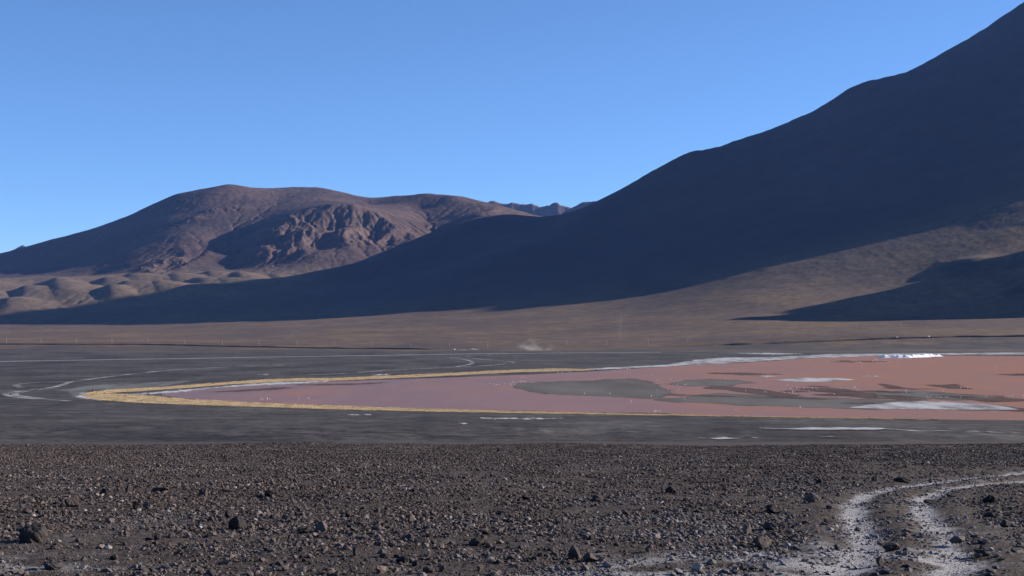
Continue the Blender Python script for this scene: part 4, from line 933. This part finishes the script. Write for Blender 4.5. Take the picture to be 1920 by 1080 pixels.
# ------------------------------------------------------------------ off-road cars
m, nt, out = mat('white_car_paint'); n = N(nt); n.surf(out, n.bsdf(n.mix(n.noise(n.pos(), 1.2, 3), (0.74, 0.73, 0.70), (0.80, 0.79, 0.77)), 0.35, 0.5)); M_PAINT = m
m, nt, out = mat('car_glass'); n = N(nt); n.surf(out, n.bsdf(n.mix(n.noise(n.pos(), 2, 2), (0.02, 0.022, 0.025), (0.03, 0.032, 0.035)), 0.08, 0.6)); M_GLASS = m
m, nt, out = mat('tyre_rubber'); n = N(nt); n.surf(out, n.bsdf(n.mix(n.noise(n.pos(), 5, 3), (0.02, 0.02, 0.02), (0.05, 0.048, 0.045)), 0.85, 0.2)); M_TYRE = m
def body_fn(b):
    prof = [(-2.3, .55), (-2.3, 1.1), (-2.15, 1.2), (-1.95, 1.86), (.55, 1.9), (.95, 1.25), (2.15, 1.12), (2.3, .95), (2.3, .5), (-2.2, .45)]
    a = [b.verts.new((x, -.92 + (.12 if z > 1.3 else 0), z)) for x, z in prof]; c = [b.verts.new((x, .92 - (.12 if z > 1.3 else 0), z)) for x, z in prof]
    b.faces.new(a); b.faces.new(c[::-1])
    for i in range(len(prof)): j = (i + 1) % len(prof); b.faces.new((a[j], a[i], c[i], c[j]))
    bmesh.ops.recalc_face_normals(b, faces=b.faces); bmesh.ops.bevel(b, geom=list(b.edges), offset=.06, segments=2, affect='EDGES')
def quad_slab(pts, t):
    def fn(b):
        P_ = [Vector(q) for q in pts]; nn = (P_[1] - P_[0]).cross(P_[2] - P_[0]).normalized() * t
        a = [b.verts.new(q) for q in P_]; c = [b.verts.new(q + nn) for q in P_]; b.faces.new(a); b.faces.new(c[::-1]); k = len(P_)
        for i in range(k): b.faces.new((a[(i + 1) % k], a[i], c[i], c[(i + 1) % k]))
        bmesh.ops.recalc_face_normals(b, faces=b.faces)
    return fn
car_body = bm_mesh('body', body_fn, M_PAINT, False)
wins = []
for s in (-1, 1):
    for (x0, x1, x2, x3) in ((-1.85, -1.0, -1.0, -1.75), (-.9, .0, .0, -.9), (.1, .78, .45, .1)):
        wins.append(bm_mesh('window', quad_slab([(x0, s * .905, 1.28), (x1, s * .905, 1.28), (x2, s * .815, 1.76), (x3, s * .815, 1.76)], .02), M_GLASS))
wins.append(bm_mesh('windscreen', quad_slab([(.95, -.72, 1.31), (.95, .72, 1.31), (.64, .66, 1.8), (.64, -.66, 1.8)], .02), M_GLASS))
wins.append(bm_mesh('rear_window', quad_slab([(-2.14, -.66, 1.32), (-2.14, .66, 1.32), (-1.99, .62, 1.76), (-1.99, -.62, 1.76)], -.02), M_GLASS))
tyre_me = bm_mesh('tyre', lambda b: cyl(b, (0, -.13, 0), (0, .13, 0), .40, .40, 20), M_TYRE, False); rim_me = bm_mesh('rim', lambda b: cyl(b, (0, -.14, 0), (0, .14, 0), .23, .23, 14), M_PAINT)
def lamp_fn(b): bmesh.ops.create_cube(b, size=1.0, matrix=Matrix.Diagonal((.06, .34, .18, 1)))
lamp_me = bm_mesh('headlight', lamp_fn, M_GLASS)
for (u, y, rz, lab) in ((850.5, 656.3, 2.7, 'white off-road car leading a trail of pale dust across the plain'), (1682, 635.6, 0.4, 'white off-road car on the dark bank, left of another'), (1740.5, 634.6, 2.2, 'white off-road car on the dark bank above the salt mounds')):
    X, Y, Z = hit(u, y); e = bpy.data.objects.new('off_road_car', None); COL.objects.link(e); e.location = (X, Y, Z + (0.1 if u < 900 else 2.2)); e.rotation_euler = (0, 0, rz); set_tag(e, lab, 'car', 'white cars far across the lagoon')
    bo = link('body', car_body, parent=e)
    for wm in wins: link(wm.name.split('.')[0], wm, parent=e)
    for (x, yy) in ((1.45, .82), (1.45, -.82), (-1.4, .82), (-1.4, -.82)):
        w_ = link('wheel', tyre_me, parent=e); w_.name = 'wheel'; w_.location = (x, yy, .40); link('rim', rim_me, parent=w_)
    for yy in (.6, -.6): l_ = link('headlight', lamp_me, parent=e); l_.location = (2.29, yy, .88)

# ------------------------------------------------------------------ wind-blown dust
def dust_cloud(u, y, w, h, dep, dens, lean, seed, label, even=0.15):
    X, Y, Z = hit(u, y); bm = bmesh.new(); bmesh.ops.create_icosphere(bm, subdivisions=3, radius=1.0)
    for v in bm.verts: v.co *= 1 + 0.15 * math.sin(5 * v.co.x + seed) * math.cos(4 * v.co.z + seed)
    me = bpy.data.meshes.new('dust'); bm.to_mesh(me); bm.free()
    m, nt, out = mat('airborne_dust'); n = N(nt); tc = n.new('ShaderNodeTexCoord'); oc = tc.outputs['Object']
    sep = n.new('ShaderNodeSeparateXYZ'); n.put(sep.inputs[0], oc); ln = n.new('ShaderNodeVectorMath', operation='LENGTH'); n.put(ln.inputs[0], oc)
    off = n.new('ShaderNodeVectorMath', operation='ADD'); n.put(off.inputs[0], oc); off.inputs[1].default_value = (seed * 3.1, 0, 0)
    nz_ = n.ramp(n.noise(off.outputs[0], 2.2, 5, 0.65), 0.46, 0.78); fall = n.math('MULTIPLY', n.ramp(ln.outputs['Value'], 0.95, 0.15), n.ramp(sep.outputs['Z'], 1.0, -0.5, even, 1.0))
    d = n.math('MULTIPLY', n.math('MULTIPLY', nz_, fall), dens)
    pv = n.new('ShaderNodeVolumePrincipled'); pv.inputs['Color'].default_value = (0.85, 0.82, 0.79, 1); n.put(pv.inputs['Density'], d); nt.links.new(pv.outputs['Volume'], out.inputs['Volume'])
    o = link('dust', me, m); o.scale = (w / 2, dep / 2, h * 0.7); o.location = (X, Y, Z + h * 0.28); o.rotation_euler = (0, R(lean), 0); set_tag(o, label, kind='stuff')
dust_cloud(1003, 657.5, 74, 26, 36, 0.075, 8, 1, 'pale dust plume rising over the plain')
dust_cloud(890, 656.0, 20, 4.5, 14, 0.45, 0, 2, 'dust trail behind the white car')
dust_cloud(868, 656.6, 36, 2.6, 10, 0.25, 0, 3, 'thin low dust trail behind the white car')
dust_cloud(1168, 640, 40, 85, 34, 0.009, 6, 4, 'faint dust whirl in front of the shadowed slope', 0.9)
dust_cloud(545, 636, 90, 55, 40, 0.006, -6, 5, 'faint dust haze over the left slope', 0.9)

# ------------------------------------------------------------------ air
hb = bmesh.new(); bmesh.ops.create_cube(hb, size=1.0)
bmesh.ops.scale(hb, vec=(26200, 21200, 2300), verts=hb.verts); bmesh.ops.translate(hb, vec=(0, 8000, 2300 / 2 - 22), verts=hb.verts)
me = bpy.data.meshes.new('haze'); hb.to_mesh(me); hb.free()
m, nt, out = mat('thin_air_haze'); n = N(nt)
pv = n.new('ShaderNodeVolumePrincipled'); pv.inputs['Color'].default_value = (0.20, 0.40, 1.0, 1); pv.inputs['Density'].default_value = 1.15e-5; pv.inputs['Anisotropy'].default_value = 0.0
nt.links.new(pv.outputs['Volume'], out.inputs['Volume'])
o = link('haze', me, m); o['kind'] = 'stuff'
